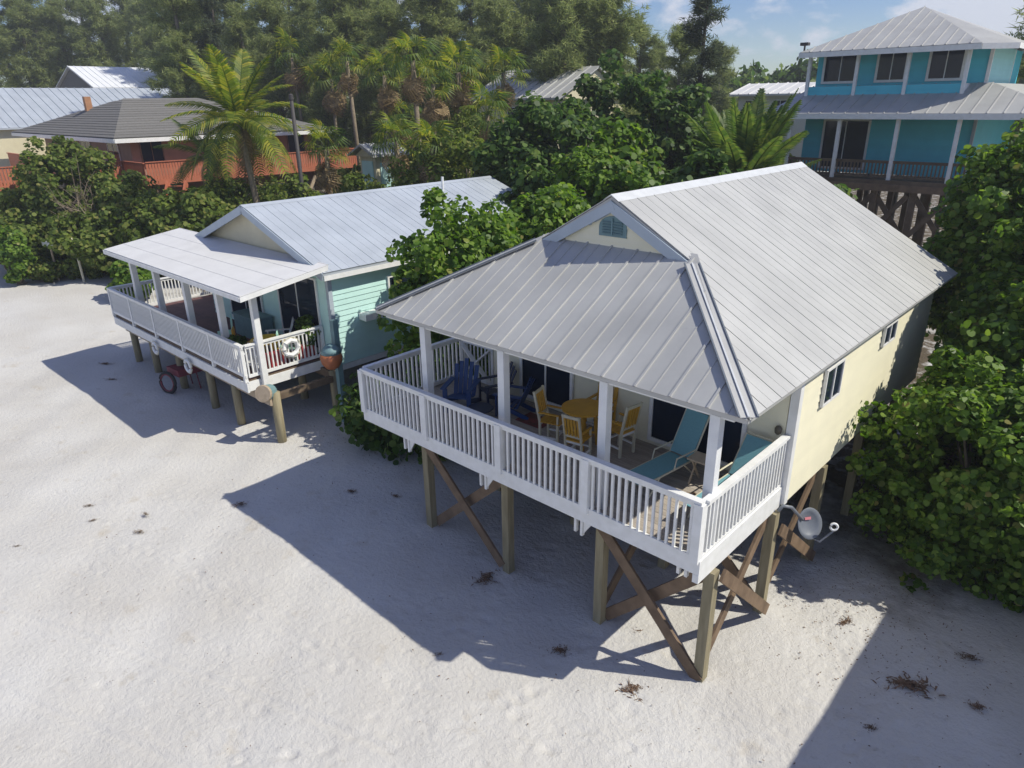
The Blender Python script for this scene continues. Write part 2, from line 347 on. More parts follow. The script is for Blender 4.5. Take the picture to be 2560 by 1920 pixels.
def np_mesh(me, V, F, k, smooth=False):
    me.vertices.add(len(V)); me.vertices.foreach_set('co', np.ascontiguousarray(V, dtype=np.float32).ravel())
    me.loops.add(F.size); me.loops.foreach_set('vertex_index', np.ascontiguousarray(F, dtype=np.int32).ravel())
    me.polygons.add(len(F)); me.polygons.foreach_set('loop_start', np.arange(0, F.size, k, dtype=np.int32))
    if smooth: me.polygons.foreach_set('use_smooth', np.ones(len(F), dtype=bool))
    me.update(calc_edges=True); me.validate(); return me
np_mesh(me, V, F, 4, True)
def sand_mat():
    m = bpy.data.materials.new('sand'); m.use_nodes = True; t = m.node_tree; N = t.nodes; L = t.links; b = N['Principled BSDF']
    b.inputs['Roughness'].default_value = .9; b.inputs['Specular IOR Level'].default_value = .15
    tcn = N.new('ShaderNodeTexCoord')
    def nse(s, d=4, r=.5):
        n = N.new('ShaderNodeTexNoise'); n.inputs['Scale'].default_value = s; n.inputs['Detail'].default_value = d; n.inputs['Roughness'].default_value = r
        L.new(tcn.outputs['Object'], n.inputs['Vector']); return n.outputs['Fac']
    def ramp(src, a, b_):
        r = N.new('ShaderNodeValToRGB'); r.color_ramp.elements[0].position = a; r.color_ramp.elements[1].position = b_; L.new(src, r.inputs[0]); return r.outputs[0]
    def mix(f, a, b_):
        x = N.new('ShaderNodeMixRGB'); L.new(f, x.inputs[0])
        for s, v in ((1, a), (2, b_)):
            if isinstance(v, tuple): x.inputs[s].default_value = (*v, 1)
            else: L.new(v, x.inputs[s])
        return x.outputs[0]
    c = mix(ramp(nse(.35, 5), .35, .65), (.515, .495, .465), (.585, .572, .55))
    c = mix(ramp(nse(7, 6, .65), .60, .80), c, (.40, .375, .34))
    c = mix(ramp(nse(42, 3, .6), .68, .78), c, (.30, .265, .225))
    c = mix(ramp(nse(1.3, 6, .62), .60, .76), c, (.475, .435, .375))
    # leaf litter and low growth behind the first row of houses
    sp = N.new('ShaderNodeSeparateXYZ'); L.new(tcn.outputs['Object'], sp.inputs[0])
    a = N.new('ShaderNodeMath'); a.operation = 'MULTIPLY_ADD'; L.new(nse(.8, 6, .6), a.inputs[0]); a.inputs[1].default_value = 9.; L.new(sp.outputs['Y'], a.inputs[2])
    mr = N.new('ShaderNodeMapRange'); mr.inputs['From Min'].default_value = 8.5; mr.inputs['From Max'].default_value = 12; L.new(a.outputs[0], mr.inputs['Value'])
    lit = mix(nse(9, 4), (.055, .045, .03), (.16, .125, .085))
    f2 = N.new('ShaderNodeMath'); f2.operation = 'MULTIPLY'; L.new(mr.outputs[0], f2.inputs[0]); L.new(ramp(nse(1.7, 5, .65), .32, .5), f2.inputs[1])
    c = mix(f2.outputs[0], c, lit)
    L.new(c, b.inputs['Base Color'])
    h = N.new('ShaderNodeMath'); h.operation = 'ADD'; L.new(nse(11, 6, .65), h.inputs[0])
    h2 = N.new('ShaderNodeMath'); h2.operation = 'MULTIPLY'; L.new(nse(60, 3), h2.inputs[0]); h2.inputs[1].default_value = .25; L.new(h2.outputs[0], h.inputs[1])
    bp = N.new('ShaderNodeBump'); bp.inputs['Strength'].default_value = .6; bp.inputs['Distance'].default_value = .06
    L.new(h.outputs[0], bp.inputs['Height']); L.new(bp.outputs[0], b.inputs['Normal']); return m
me.materials.append(sand_mat())
tag(link('sand', me), None, None, None, 'structure')

# ------------------------------------------------------------------ house A: yellow stilt cottage
XL, XR, YE, ZE = -7.031, .373, .178, 4.478
XM, ZR, YG, YR = (XL+XR)/2, 6.606, 2.42, 10.2
S = (ZR-ZE)/(XR-XM); cs = math.hypot(1, S)
A = thing('beach_cottage', 'pale yellow cottage on wooden stilts with grey metal roof and white railed porch', 'house', (-3.5, 5, 0))
FL = 2.29
# roof substrate
rf = MB(); TH = Vector((0, 0, -.055)); gb = 1.53; ygb = 2.412; zgb = ZE+S*(XR-XM-gb)
for sx, xe in ((1, XR), (-1, XL)):
    rf.prism([(xe, YE, ZE), (xe, YR, ZE), (XM, YR, ZR), (XM, YG, ZR), (XM+sx*gb, YG, zgb)], TH)
rf.prism([(XL+.004, YE-.003, ZE-.003), (XR-.004, YE-.003, ZE-.003), (XM+gb, 2.62, zgb+.10), (XM-gb, 2.62, zgb+.10)], TH)
roofA = obj('roof', rf, M['metal'], A)
Ls = (XR-XM)*cs
def vm_side(u):
    y = YE+u
    return Ls if y >= YG-.001 else max(0, (y-YE)*(XR-XM-gb)/(YG-YE)*cs)
br = lin(0, YG-YE, 5)+lin(YG-YE, YR-YE, 15)[1:]
roof_plane(roofA, (XR+.01, YE, ZE-.006), (0, 1, 0), (-1, 0, S), YR-YE, vm_side, br, M['metal'], rib=(.018, .006))
roof_plane(roofA, (XL-.01, YE, ZE-.006), (0, 1, 0), (1, 0, S), YR-YE, vm_side, br, M['metal'], rib=(.018, .006))
hs_ = (zgb-ZE)/(ygb-YE); hc = math.hypot(1, hs_)
def vm_hip(u):
    t = min(u, (XR-XL)-u); run = (XR-XM-gb)
    return min(t/run, 1)*(ygb+.12-YE)*hc if t < run else (ygb+.12-YE)*hc
W = XR-XL; run = XR-XM-gb
roof_plane(roofA, (XL, YE-.01, ZE-.006), (1, 0, 0), (0, 1, hs_), W, vm_hip, lin(0, run, 4)+lin(run, W-run, 6)[1:]+lin(W-run, W, 4)[1:], M['metal'], rib=(.034, .020))
for a_, b_ in (((XR-.01, YE+.01, ZE+.03), (XM+gb+.06, YG-.07, zgb)), ((XL+.01, YE+.01, ZE+.03), (XM-gb-.06, YG-.07, zgb))):
    sgn = 1 if a_[0] > XM else -1
    nrm = Vector((sgn*.35, -.35, .85))
    obj('hip_cap', MB().bar(a_, b_, .24, .012, nrm), M['metal'], roofA)
    side = (Vector(b_)-Vector(a_)).normalized().cross(nrm).normalized()
    for k in (-.115, 0, .115):
        o_ = side*k+nrm.normalized()*.018
        obj('cap_rib', MB().bar(Vector(a_)+o_, Vector(b_)+o_, (.022), .018, nrm), M['rib_dark'] if k else M['rib'], roofA)
obj('ridge_cap', MB().prism([(XM-.16, YG-.03, ZR-.16*S+.03), (XM, YG-.03, ZR+.045), (XM+.16, YG-.03, ZR-.16*S+.03), (XM, YG-.03, ZR+.02)], (0, YR-YG+.03, 0)), M['rib'], roofA)
# gable front
gy_ = 2.48
obj('gable_wall', MB().prism([(XM-gb-.1, gy_, zgb-.02), (XM+gb+.1, gy_, zgb-.02), (XM, gy_, ZR-.10)], (0, .05, 0)), M['yellow'], A)
gw = KIDS(A)[-1]
def gcl(z):
    hw = (ZR-.14-z)/S
    return None if hw < .08 else (max(0, .5-hw/(2*gb)), min(1, .5+hw/(2*gb)))
siding(gw, (XM-gb, gy_), (XM+gb, gy_), zgb, ZR-.14, (0, -1), M['yellow'], ztop=gcl)
for sgn in (-1, 1):
    p0 = Vector((XM+sgn*(gb+.02), YG-.015, zgb-.115)); p1 = Vector((XM-sgn*.05, YG-.015+.002*sgn, ZR-.13))
    obj('rake_board', MB().bar(p0, p1, .03, .17, (0, 0, 1)), M['trim_bl'], A)
    obj('rake_trim', MB().bar(p0+Vector((0, .155, -.05)), p1+Vector((0, .05, -.02)), .03, .14, (0, 0, 1)), M['trim_bl'], A)
# half-round louvred vent
vp = [Vector((XM-.25+.02, gy_-.03, 5.98)), Vector((XM+.27, gy_-.03, 5.98))]
ctr = Vector((XM+.02, gy_-.03, 6.05))
arch = [ctr+Vector((-.28, 0, -.10)), ctr+Vector((.28, 0, -.10))]+[ctr+Vector((.28*math.cos(t), 0, .05+.19*math.sin(t))) for t in lin(0, math.pi, 10)]
vent = obj('gable_vent', MB().prism(arch, (0, .02, 0)), M['tealmetal'], A)
for i in range(5): obj('vent_slat', MB().bar(ctr+Vector((-.20, -.012, -.045+i*.045)), ctr+Vector((.20, -.012, -.045+i*.045)), .02, .022), M['ventslat'], vent)
obj('vent_bar', MB().bar(ctr+Vector((0, -.018, -.07)), ctr+Vector((0, -.018, .2)), .02, .025), M['tealmetal'], vent)
# walls
WXR, WXL, WY, WB, ZB = .073, -6.35, 2.633, 9.95, 2.045
wr = obj('wall', MB().bx(WXR-.12, WXR-.012, WY, WB, ZB+.02, ZE+.1), M['yellow'], A)
siding(wr, (WXR-.012, WY+.11), (WXR-.012, WB), ZB, ZE+.09, (1, 0), M['yellow'])
obj('corner_trim', MB().bx(WXR-.11, WXR+.026, WY-.028, WY+.105, ZB-.01, ZE+.1), M['white'], A)
wf = obj('wall', MB().bx(WXL, WXR-.125, WY, WY+.1, FL, ZE-.02), M['yellow'], A)
siding(wf, (WXL, WY), (WXR-.125, WY), FL+.02, ZE-.03, (0, -1), M['yellow'])
wl = obj('wall', MB().bx(WXL-.1, WXL-.002, WY, WB, ZB, ZE+.1), M['yellow'], A)
obj('wall', MB().bx(WXL, WXR-.12, WB-.1, WB-.002, ZB, ZE+.1), M['yellow'], A)
obj('gable_wall', MB().prism([(WXL, WB-.08, ZE+.1), (WXR-.12, WB-.08, ZE+.1), (XM, WB-.08, ZR-.1)], (0, .06, 0)), M['yellow'], A)
obj('soffit', MB().bx(XL+.10, XR-.10, YE+.22, WY, ZE-.10, ZE-.075), M['soffit'], A)
obj('porch_beam', MB().bx(XL+.16, XR-.22, YE+.10, YE+.20, ZE-.13, ZE-.056), M['white'], A)
window(A, (WXR+.012, 3.96, 3.75), (1, 0, 0), .70, .58, fw_=.032)
window(A, (WXR+.012, 6.82, 3.90), (1, 0, 0), .66, .34, fw_=.03)
for xa, xb in ((-5.50, -4.25), (-2.38, -.72)):
    d = window(A, ((xa+xb)/2, WY-.022, 3.32), (0, -1, 0), xb-xa, 1.72, name='sliding_door', fw_=.07)
obj('wall_light', MB().lathe([(.02, 0), (.05, .03), (.06, .10), (.035, .14)], 10, Matrix.Translation((-.14, WY-.07, 3.24))), M['weedwall'], A)
# deck
dk = obj('deck', MB().bx(-7.47, -.03, .03, WY-.03, 2.10, FL-.03), M['beam'], A)
yy = .05
while yy < WY-.05:
    obj('deck_board', MB().bx(-7.47, -.035, yy+.003, yy+.137, FL-.028, FL), M['deck'], dk); yy += .14
dk2 = obj('floor_frame', MB().bx(WXL, WXR-.13, WY, WB-.12, ZB-.06, ZB+.16), M['beam'], A)
obj('fascia', MB().bx(-7.50, .04, -.015, .028, 2.133, 2.36), M['white'], A)
obj('fascia', MB().bx(-.025, .04, .03, WY-.03, 2.00, 2.36), M['white'], A)
obj('fascia', MB().bx(-7.515, -7.475, .03, WY+.25, 2.10, 2.36), M['white'], A)
obj('fascia', MB().bx(-.05, .04, -.018, .028, 2.0, 2.131), M['white'], A)
xp = [-5.55, -3.67, -1.88]
railing(A, (-7.43, .0), (.0, .0), 3.27, 2.33, M['white'], posts=[.0]+[p+7.43 for p in xp]+[7.39], pw=.13)
railing(A, (-.0, .055), (-.0, WY-.06), 3.27, 2.33, M['white'], sp=.108)
railing(A, (-7.44, .06), (-7.44, WY+.18), 3.27, 2.33, M['white'], posts=[WY+.10], pw=.10)
for x in (-6.27, -4.165, -2.06, -.25):
    t_ = obj('post_tail', MB().bx(x-.09, x-.045, .07, .13, 1.83 if x < -1 else 1.95, 2.12), M['white'], A)
    obj('post_tail', MB().bx(x+.03, x+.075, .07, .13, 1.80 if x < -1 else 1.95, 2.12), M['white'], A)
    if x < -1: obj('tail_bracket', MB().prism([(x+.08, .09, 2.12), (x+.08, .09, 1.84), (x+.27, .09, 2.12)], (0, .03, 0)), M['white'], A)
for x in (-5.80, -3.86, -1.82, -.09): obj('column', MB().bx(x-.07, x+.07, .25, .39, FL, ZE-.1), M['column'], A)
# X gate at the left end of the porch
gt = obj('porch_gate', MB().bar((-7.36, WY, 2.38), (-6.42, WY, 2.38), .04, .08).bar((-7.36, WY, 3.2), (-6.42, WY, 3.2), .04, .08).bar((-7.36, WY, 2.34), (-7.36, WY, 3.24), .05, .07).bar((-6.42, WY, 2.34), (-6.42, WY, 3.24), .05, .07), M['white'], A)
obj('gate_brace', MB().bar((-7.32, WY-.035, 2.42), (-6.46, WY-.035, 3.16), .03, .10, (0, -1, 0)), M['white'], gt)
obj('gate_brace', MB().bar((-7.32, WY-.07, 3.16), (-6.46, WY-.07, 2.42), .03, .10, (0, -1, 0)), M['white'], gt)
for i in range(7): obj('picket', MB().box((-7.24+i*.115, WY+.03, 2.79), (.03, .02, .76)), M['white'], gt)
# piles and braces
PX = [.03, -1.83, -3.90, -6.06]; PY = [.40, 2.40, 4.42, 6.5, 8.7]
for y in PY:
    for x in PX: post(A, x, y, -.3, 1.995, .155, M['pile'], 'pile')
for y in PY: obj('beam', MB().bx(-7.1, .02, y+.09, y+.14, 1.86, 2.09), M['beam'], A)
f_ = .32
brace(A, (-1.80, f_, 1.93), (.04, f_, .06), M['brace']); brace(A, (.0, f_+.17, 1.92), (-1.78, f_+.17, .12), M['brace'])
brace(A, (-6.02, f_, 1.98), (-3.98, f_, .12), M['brace']); brace(A, (-3.95, f_+.17, 1.95), (-6.0, f_+.17, .10), M['brace'])
sx = .17
brace(A, (sx, .45, 1.95), (sx, 2.35, .18), M['brace'], side=(1, 0, 0)); brace(A, (sx-.2, 2.36, 1.95), (sx-.2, .46, .12), M['brace'], side=(1, 0, 0))
brace(A, (sx, 2.45, 1.7), (sx, 4.35, .15), M['brace'], side=(1, 0, 0)); brace(A, (sx-.2, 4.4, 1.95), (sx-.2, 2.46, .12), M['brace'], side=(1, 0, 0))
brace(A, (-1.83, 2.35, 1.9), (-1.83, .46, .3), M['brace'], side=(1, 0, 0)); brace(A, (-1.8, 2.32, 1.9), (.02, 2.32, .2), M['brace'])
brace(A, (-3.9, 2.35, .3), (-3.9, .46, 1.9), M['brace'], side=(1, 0, 0)); brace(A, (-3.85, 2.48, 1.9), (-1.9, 2.48, .2), M['brace'])

# ------------------------------------------------------------------ house B: mint cottage with side porch
B = thing('mint_cottage', 'mint green cottage on piles with blue-grey gable roof and wide white railed porch', 'house', (-16, 5, 0))
BXL, BXR, BY = -21.88, -12.67, .05; BF = 1.62
bxm, bzr, bze, bx0, bx1, by0, by1 = -15.75, 5.46, 4.10, -19.6, -11.92, 2.12, 12.1
bs = (bzr-bze)/(bx1-bxm); bs2 = (bzr-bze)/(bxm-bx0); bcs = math.hypot(1, bs)
rb = MB()
rb.prism([(bx1, by0, bze), (bx1, by1, bze), (bxm, by1, bzr), (bxm, by0, bzr)], (0, 0, -.07))
rb.prism([(bx0, by0, bze), (bx0, by1, bze), (bxm, by1, bzr), (bxm, by0, bzr)], (0, 0, -.07))
roofB = obj('roof', rb, M['metal_b'], B)
roof_plane(roofB, (bx1+.012, by0, bze-.005), (0, 1, 0), (-1, 0, bs), 10, lambda u: (bx1-bxm)*bcs, lin(0, by1-by0, 18), M['metal_b'], rib=(.028, .010))
roof_plane(roofB, (bx0-.012, by0, bze-.005), (0, 1, 0), (1, 0, bs2), 10, lambda u: (bxm-bx0)*math.hypot(1, bs2), lin(0, by1-by0, 18), M['metal_b'], rib=(.028, .010))
obj('ridge_cap', MB().prism([(bxm-.16, by0-.02, bzr-.16*bs+.03), (bxm, by0-.02, bzr+.04), (bxm+.16, by0-.02, bzr-.16*bs+.03), (bxm, by0-.02, bzr+.015)], (0, by1-by0, 0)), M['metal_b'], roofB)
for xe, sg in ((bx1, 1), (bx0, -1)):
    obj('rake_board', MB().bar((xe, by0-.02, bze-.10), (bxm, by0-.02, bzr-.10), .03, .2), M['trim_bl'], roofB)
    obj('eave_fascia', MB().bx(xe-.02, xe+.02, by0+.02, by1, bze-.20, bze-.075), M['white'], roofB)
obj('vent_pipe', MB().tube([(-15.2, 9.2, 5.2), (-15.2, 9.2, 5.72)], .045, 8), M['white'], roofB)
gwb = obj('gable_wall', MB().prism([(bx0+.3, by0+.28, bze-.2), (bx1-.3, by0+.28, bze-.2), (bx1-.3, by0+.28, bze+.02), (bxm, by0+.28, bzr-.09), (bx0+.3, by0+.28, bze+.02)], (0, .06, 0)), M['cream'], B)
# porch roof
pz0, pz1 = 3.93, 4.27
pr = MB().prism([(-20.85, -.10, pz0), (-11.98, -.10, pz0), (-11.98, 2.34, pz1), (-20.85, 2.34, pz1)], (0, 0, -.06))
roofP = obj('porch_roof', pr, M['porchroof'], B)
ps = (pz1-pz0)/2.44
for a_, b_ in zip(lin(0, 2.44, 4)[:-1], lin(0, 2.44, 4)[1:]):
    obj('roof_panel', MB().prism([(-20.86, -.11+a_+.004, pz0+.006+ps*a_), (-11.97, -.11+a_+.004, pz0+.006+ps*a_), (-11.97, -.11+b_-.004, pz0+.006+ps*b_), (-20.86, -.11+b_-.004, pz0+.006+ps*b_)], (0, 0, .016)), M['porchroof'], roofP)
    obj('panel_seam', MB().bar((-20.86, -.11+b_, pz0+.024+ps*b_), (-11.97, -.11+b_, pz0+.024+ps*b_), .03, .008), M['porchroof'], roofP)
obj('fascia', MB().bx(-20.87, -11.99, -.135, -.103, pz0-.12, pz0-.01), M['white'], B)
for x in (-11.965, -20.885): obj('fascia', MB().prism([(x, -.13, pz0-.12), (x, 2.3, pz1-.12), (x, 2.3, pz1-.005), (x, -.13, pz0-.005)], (.03, 0, 0)), M['white'], B)
obj('porch_ceiling', MB().prism([(-20.8, 0, pz0-.10), (-12.02, 0, pz0-.10), (-12.02, 2.3, pz1-.12), (-20.8, 2.3, pz1-.12)], (0, 0, -.02)), M['white'], B)
# walls
bwx, bwy = -12.2, 2.4
wr = obj('wall', MB().bx(bwx-.1, bwx-.012, bwy, 11.8, 1.45, 4.2), M['teal_b'], B); siding(wr, (bwx-.012, bwy+.1), (bwx-.012, 11.8), 1.45, 4.15, (1, 0), M['teal_b'], h=.15)
obj('corner_trim', MB().bx(bwx-.1, bwx+.02, bwy-.02, bwy+.1, 1.45, 4.25), M['trim_bl'], B)
wf = obj('wall', MB().bx(-19.3, bwx-.1, bwy, bwy+.1, BF, 4.2), M['teal_b'], B); siding(wf, (-19.3, bwy), (bwx-.12, bwy), BF+.02, 4.15, (0, -1), M['teal_b'], h=.15)
obj('wall', MB().bx(-19.3, -19.2, bwy+.1, 11.8, 1.45, 4.2), M['teal_b'], B)
obj('wall', MB().bx(-19.2, bwx-.1, 11.7, 11.8, 1.45, 4.2), M['teal_b'], B)
obj('floor_band', MB().bx(bwx-.12, bwx+.012, bwy, 11.8, 1.28, 1.44), M['white'], B)
window(B, (-13.75, bwy-.022, 2.78), (0, -1, 0), 2.0, 1.95, name='sliding_door')
window(B, (-16.9, bwy-.022, 2.78), (0, -1, 0), 2.0, 1.95, name='sliding_door')
window(B, (bwx+.012, 4.75, 3.1), (1, 0, 0), .8, .9)
wb = obj('window_box', MB().bx(bwx+.012, bwx+.34, 3.25, 4.05, 2.58, 2.76), M['white'], B)
# porch deck, rails, columns
dk = obj('deck', MB().bx(BXL+.05, BXR-.03, BY+.03, bwy-.01, 1.40, BF-.03), M['beam'], B)
yy = BY+.04
while yy < bwy-.05:
    obj('deck_board', MB().bx(BXL+.05, BXR-.035, yy+.003, yy+.137, BF-.028, BF), M['deck_red'], dk); yy += .14
obj('fascia', MB().bx(BXL, BXR+.02, BY-.03, BY+.02, 1.27, 1.52), M['white'], B)
obj('fascia', MB().bx(BXR-.02, BXR+.02, BY+.022, bwy-.03, 1.30, 1.55), M['white'], B)
obj('fascia', MB().bx(BXL, BXL+.04, BY+.022, bwy+1.1, 1.27, 1.52), M['white'], B)
railing(B, (BXL+.03, BY), (BXR, BY), 2.53, 1.66, M['white'], posts=[0, 1.75, 3.55, 5.45, 7.35, 9.12], sp=.095, pw=.09, post_drop=.12)
railing(B, (BXR, BY+.06), (BXR, bwy-.06), 2.53, 1.66, M['white'], posts=[.42, 2.2], sp=.115, pw=.1)
railing(B, (BXL+.03, BY+.06), (BXL+.03, bwy+1.0), 2.53, 1.66, M['white'], sp=.115)
railing(B, (BXL+.1, bwy+1.05), (-19.35, bwy+1.05), 2.53, 1.66, M['white'], sp=.115)
dk2 = obj('deck', MB().bx(BXL+.05, -19.35, bwy, bwy+1.1, 1.40, BF-.004), M['deck_red'], B)
for x in (-20.12, -18.33, -16.28, -14.26): obj('column', MB().bx(x-.08, x+.08, .30, .46, BF, 3.85), M['column'], B)
obj('column', MB().bx(BXR-.02, BXR+.13, .42, .57, 1.30, 3.84), M['white'], B)
for x, y in ((-11.95, .38), (-13.82, .22), (-15.46, .27), (-17.6, .3), (-19.6, .3), (-21.2, .3), (-12.1, 2.19), (-14, 2.3), (-16, 2.3), (-18, 2.3), (-20.5, 2.4), (-12.3, 5), (-12.3, 8), (-15, 5), (-18, 5), (-15, 8), (-18, 8)):
    obj('pile', MB().tube([(x, y, -.3), (x, y, 1.38)], .115 if x < -12 else .12, 10), M['pile'], B, smooth=True)
obj('beam', MB().bx(BXL+.3, BXR+.75, .20, .30, 1.06, 1.26), M['beige'], B)
obj('beam', MB().bx(BXL+.3, -12.1, 2.15, 2.28, 1.15, 1.36), M['beam'], B)
obj('beam', MB().bx(-12.12, -11.98, .45, 2.1, 1.12, 1.28), M['beam'], B)

# ------------------------------------------------------------------ house C: turquoise two-storey house
C = thing('turquoise_house', 'turquoise two-storey house on stilts with grey hip roofs behind the yellow cottage', 'house', (-6, 29, 0))
cz = 7.42
# lower skirt roof
lo = MB(); x0, x1, y0 = -10.9, .2, 24.55; xi0, xi1, yi = -9.95, -2.95, 27.35; zi = 8.5
planes = [[(x0, y0, cz), (x1, y0, cz), (xi1, yi, zi), (xi0, yi, zi)], [(x1, y0, cz), (x1, 36, cz), (xi1, 36, zi), (xi1, yi, zi)], [(x0, 36, cz), (x0, y0, cz), (xi0, yi, zi), (xi0, 36, zi)]]
for p in planes: lo.prism(p, (0, 0, -.07))
lr = obj('lower_roof', lo, M['metal'], C)
sl_ = (zi-cz)/(yi-y0); wL = x1-x0; ra = (xi0-x0); rb_ = (x1-xi1); vfull = (yi-y0)*math.hypot(1, sl_)
def vm_c(u):
    if u < ra: return u/ra*vfull
    if u > wL-rb_: return (wL-u)/rb_*vfull
    return vfull
roof_plane(lr, (x0, y0-.01, cz), (1, 0, 0), (0, 1, sl_), wL, vm_c, lin(0, ra, 2)+lin(ra, wL-rb_, 14)[1:]+lin(wL-rb_, wL, 6)[1:], M['metal'], rib=(.04, .03), minor=False)
obj('gutter', MB().bx(x0, x1, y0-.04, y0-.015, cz-.20, cz+.01), M['white'], lr)
obj('gutter', MB().bx(x1, x1+.025, y0, 36, cz-.20, cz+.01), M['white'], lr)
# upper roof, hip
ux0, ux1, uy0, uy1, uz = -10.15, -2.25, 25.75, 34.2, 9.86; ur = (-6.9, 29.6, 11.62); ur2 = (-6.45, 30.1, 11.62)
uxc, uyc, uzt = -6.6, 29.9, 11.64
up_ = MB(); cs4 = [(ux0, uy0, uz), (-3.3, uy0, uz), (-3.3, 27.0, uz+.42), (ux1, 27.0, uz), (ux1, uy1, uz), (ux0, uy1, uz)]
top = (uxc, uyc, uzt)
up_.prism([(ux0, uy0, uz), (-3.28, uy0, uz), top], (0, 0, -.08)); up_.prism([(-3.28, uy0, uz), (ux1, 26.6, uz), top], (0, 0, -.08)); up_.prism([(ux1, 26.6, uz), (ux1, uy1, uz), top], (0, 0, -.08)); up_.prism([(ux1, uy1, uz), (ux0, uy1, uz), top], (0, 0, -.08)); up_.prism([(ux0, uy1, uz), (ux0, uy0, uz), top], (0, 0, -.08))
uro = obj('upper_roof', up_, M['metal'], C)
su = (uzt-uz)/(uyc-uy0); wu = -3.28-ux0
def vm_u(u):
    xx = ux0+u; full = (uyc-uy0)*math.hypot(1, su)
    return full*((xx-ux0)/(uxc-ux0) if xx < uxc else (-3.28-xx)/(-3.28-uxc))
roof_plane(uro, (ux0, uy0-.01, uz), (1, 0, 0), (0, 1, su), wu, lambda u: max(0, vm_u(u)), lin(0, uxc-ux0, 8)+lin(uxc-ux0, wu, 8)[1:], M['metal'], rib=(.04, .03), minor=False)
obj('fascia', MB().bx(ux0, -3.28, uy0-.04, uy0-.015, uz-.20, uz+.0), M['white'], uro)
obj('fascia', MB().bar((-3.27, uy0, uz-.1), (ux1, 26.6, uz-.1), .03, .2), M['white'], uro)
obj('fascia', MB().bx(ux1, ux1+.03, 26.62, uy1, uz-.18, uz+.0), M['white'], uro)
obj('chimney_cap', MB().box((-10.05, 26.0, 10.22), (.34, .25, .12)).box((-10.05, 26.0, 10.0), (.06, .06, .4)), M['darkpole'], C)
# upper storey
w = obj('wall', MB().bx(-9.9, -3.28, 27.4, 33.9, 8.0, uz), M['aqua'], C)
siding(w, (-9.9, 27.4), (-3.28, 27.4), 8.0, uz, (0, -1), M['aqua'], h=.2)
w = obj('wall', MB().bx(-3.27, -3.16, 27.38, 31.6, 8.0, uz), M['aqua_l'], C)
siding(w, (-3.16, 27.38), (-3.16, 31.6), 8.0, uz, (1, 0), M['aqua_l'], h=.2)
for x, y in ((-3.2, 27.36), (-3.2, 31.6)): post(C, x, y, 8.0, uz, .12, M['white'], 'corner_trim')
for xa, xb in ((-9.55, -8.2), (-7.3, -6.25), (-5.3, -4.15)): window(C, ((xa+xb)/2, 27.375, 9.27), (0, -1, 0), xb-xa, 1.1, fw_=.1)
bp_ = obj('balcony_parapet', MB().bx(-9.88, -3.70, 26.40, 26.48, 7.95, 8.50), M['aqua'], C)
siding(bp_, (-9.88, 26.4), (-3.7, 26.4), 7.97, 8.48, (0, -1), M['aqua'], h=.17)
obj('balcony_side', MB().bx(-9.90, -9.82, 26.5, 27.38, 7.95, 8.5), M['aqua'], C); obj('balcony_side', MB().bx(-3.78, -3.70, 26.5, 27.38, 7.95, 8.5), M['white'], C)
obj('balcony_floor', MB().bx(-9.85, -3.75, 26.5, 27.38, 7.9, 8.0), M['deck'], C)
for x in (-9.86, -7.84, -5.86, -3.75): post(C, x, 26.36, 7.95, uz-.05, .13, M['white'], 'balcony_post')
# lower storey
w = obj('wall', MB().bx(-9.95, -3.15, 27.0, 35, 4.9, 8.0), M['aqua'], C)
siding(w, (-9.95, 27.0), (-3.15, 27.0), 4.95, 7.4, (0, -1), M['aqua'], h=.2)
post(C, -3.17, 26.97, 4.9, 7.5, .11, M['trim_bl'], 'corner_trim')
window(C, (-8.1, 26.975, 6.1), (0, -1, 0), 1.85, 1.95, name='sliding_door', fw_=.09)
for x in (-9.75, -7.68, -5.42, -3.28, -1.0): post(C, x, 24.85, 4.85, cz-.1, .14, M['white'], 'column')
obj('deck', MB().bx(-10.6, 0, 24.7, 27.0, 4.72, 4.88), M['beam'], C); obj('beam', MB().bx(-10.6, 0, 24.66, 24.74, 4.45, 4.72), M['brace'], C)
railing(C, (-10.5, 24.9), (-.1, 24.9), 5.63, 4.95, M['beam'], sp=.14, bw=.05)
for x in (-10.3, -8.6, -7.2, -5.9, -4.4, -2.9, -1.3):
    for y in (25, 27.4, 30, 33): post(C, x, y, -.2, 4.5, .22, M['beam'], 'pile')
for x in (-7.2, -5.9, -4.4): brace(C, (x, 25.1, 4.3), (x+1.3, 25.1, 2.6), M['beam'], .08, .2)
for x in (-7.2, -5.9, -4.4): brace(C, (x+1.3, 24.9, 4.3), (x, 24.9, 2.6), M['beam'], .08, .2)
st = obj('stair_screen', MB().bx(-10.9, -10.84, 25.4, 25.5, 4.8, 7.3).bx(-10.06, -10.0, 25.4, 25.5, 4.8, 7.3), M['aqua_l'], C)
for i in range(6): obj('screen_slat', MB().bar((-10.84, 25.44, 5.7+i*.27), (-10.06, 25.44, 5.7+i*.27), .03, .10), M['white'], st)

# ------------------------------------------------------------------ house D: tan house with orange decks
D = thing('tan_house', 'tan house with dark grey shingle hip roof and orange-red decks', 'house', (-51, 15, 0))
dx0, dx1, dy0, dy1, dz = -63.5, -42, 8.0, 22.7, 6.42; rA, rB = (-49.5, 11.6, 8.6), (-49.5, 16.6, 8.6)
dr = MB()
for p in ([(dx1, dy0, dz), (dx1, dy1, dz), rB, rA], [(dx0, dy0, dz), (dx1, dy0, dz), rA], [(dx1, dy1, dz), (dx0, dy1, dz), rB], [(dx0, dy1, dz), (dx0, dy0, dz), rA, rB]): dr.prism(p, (0, 0, -.12))
rD = obj('roof', dr, M['shingle'], D)
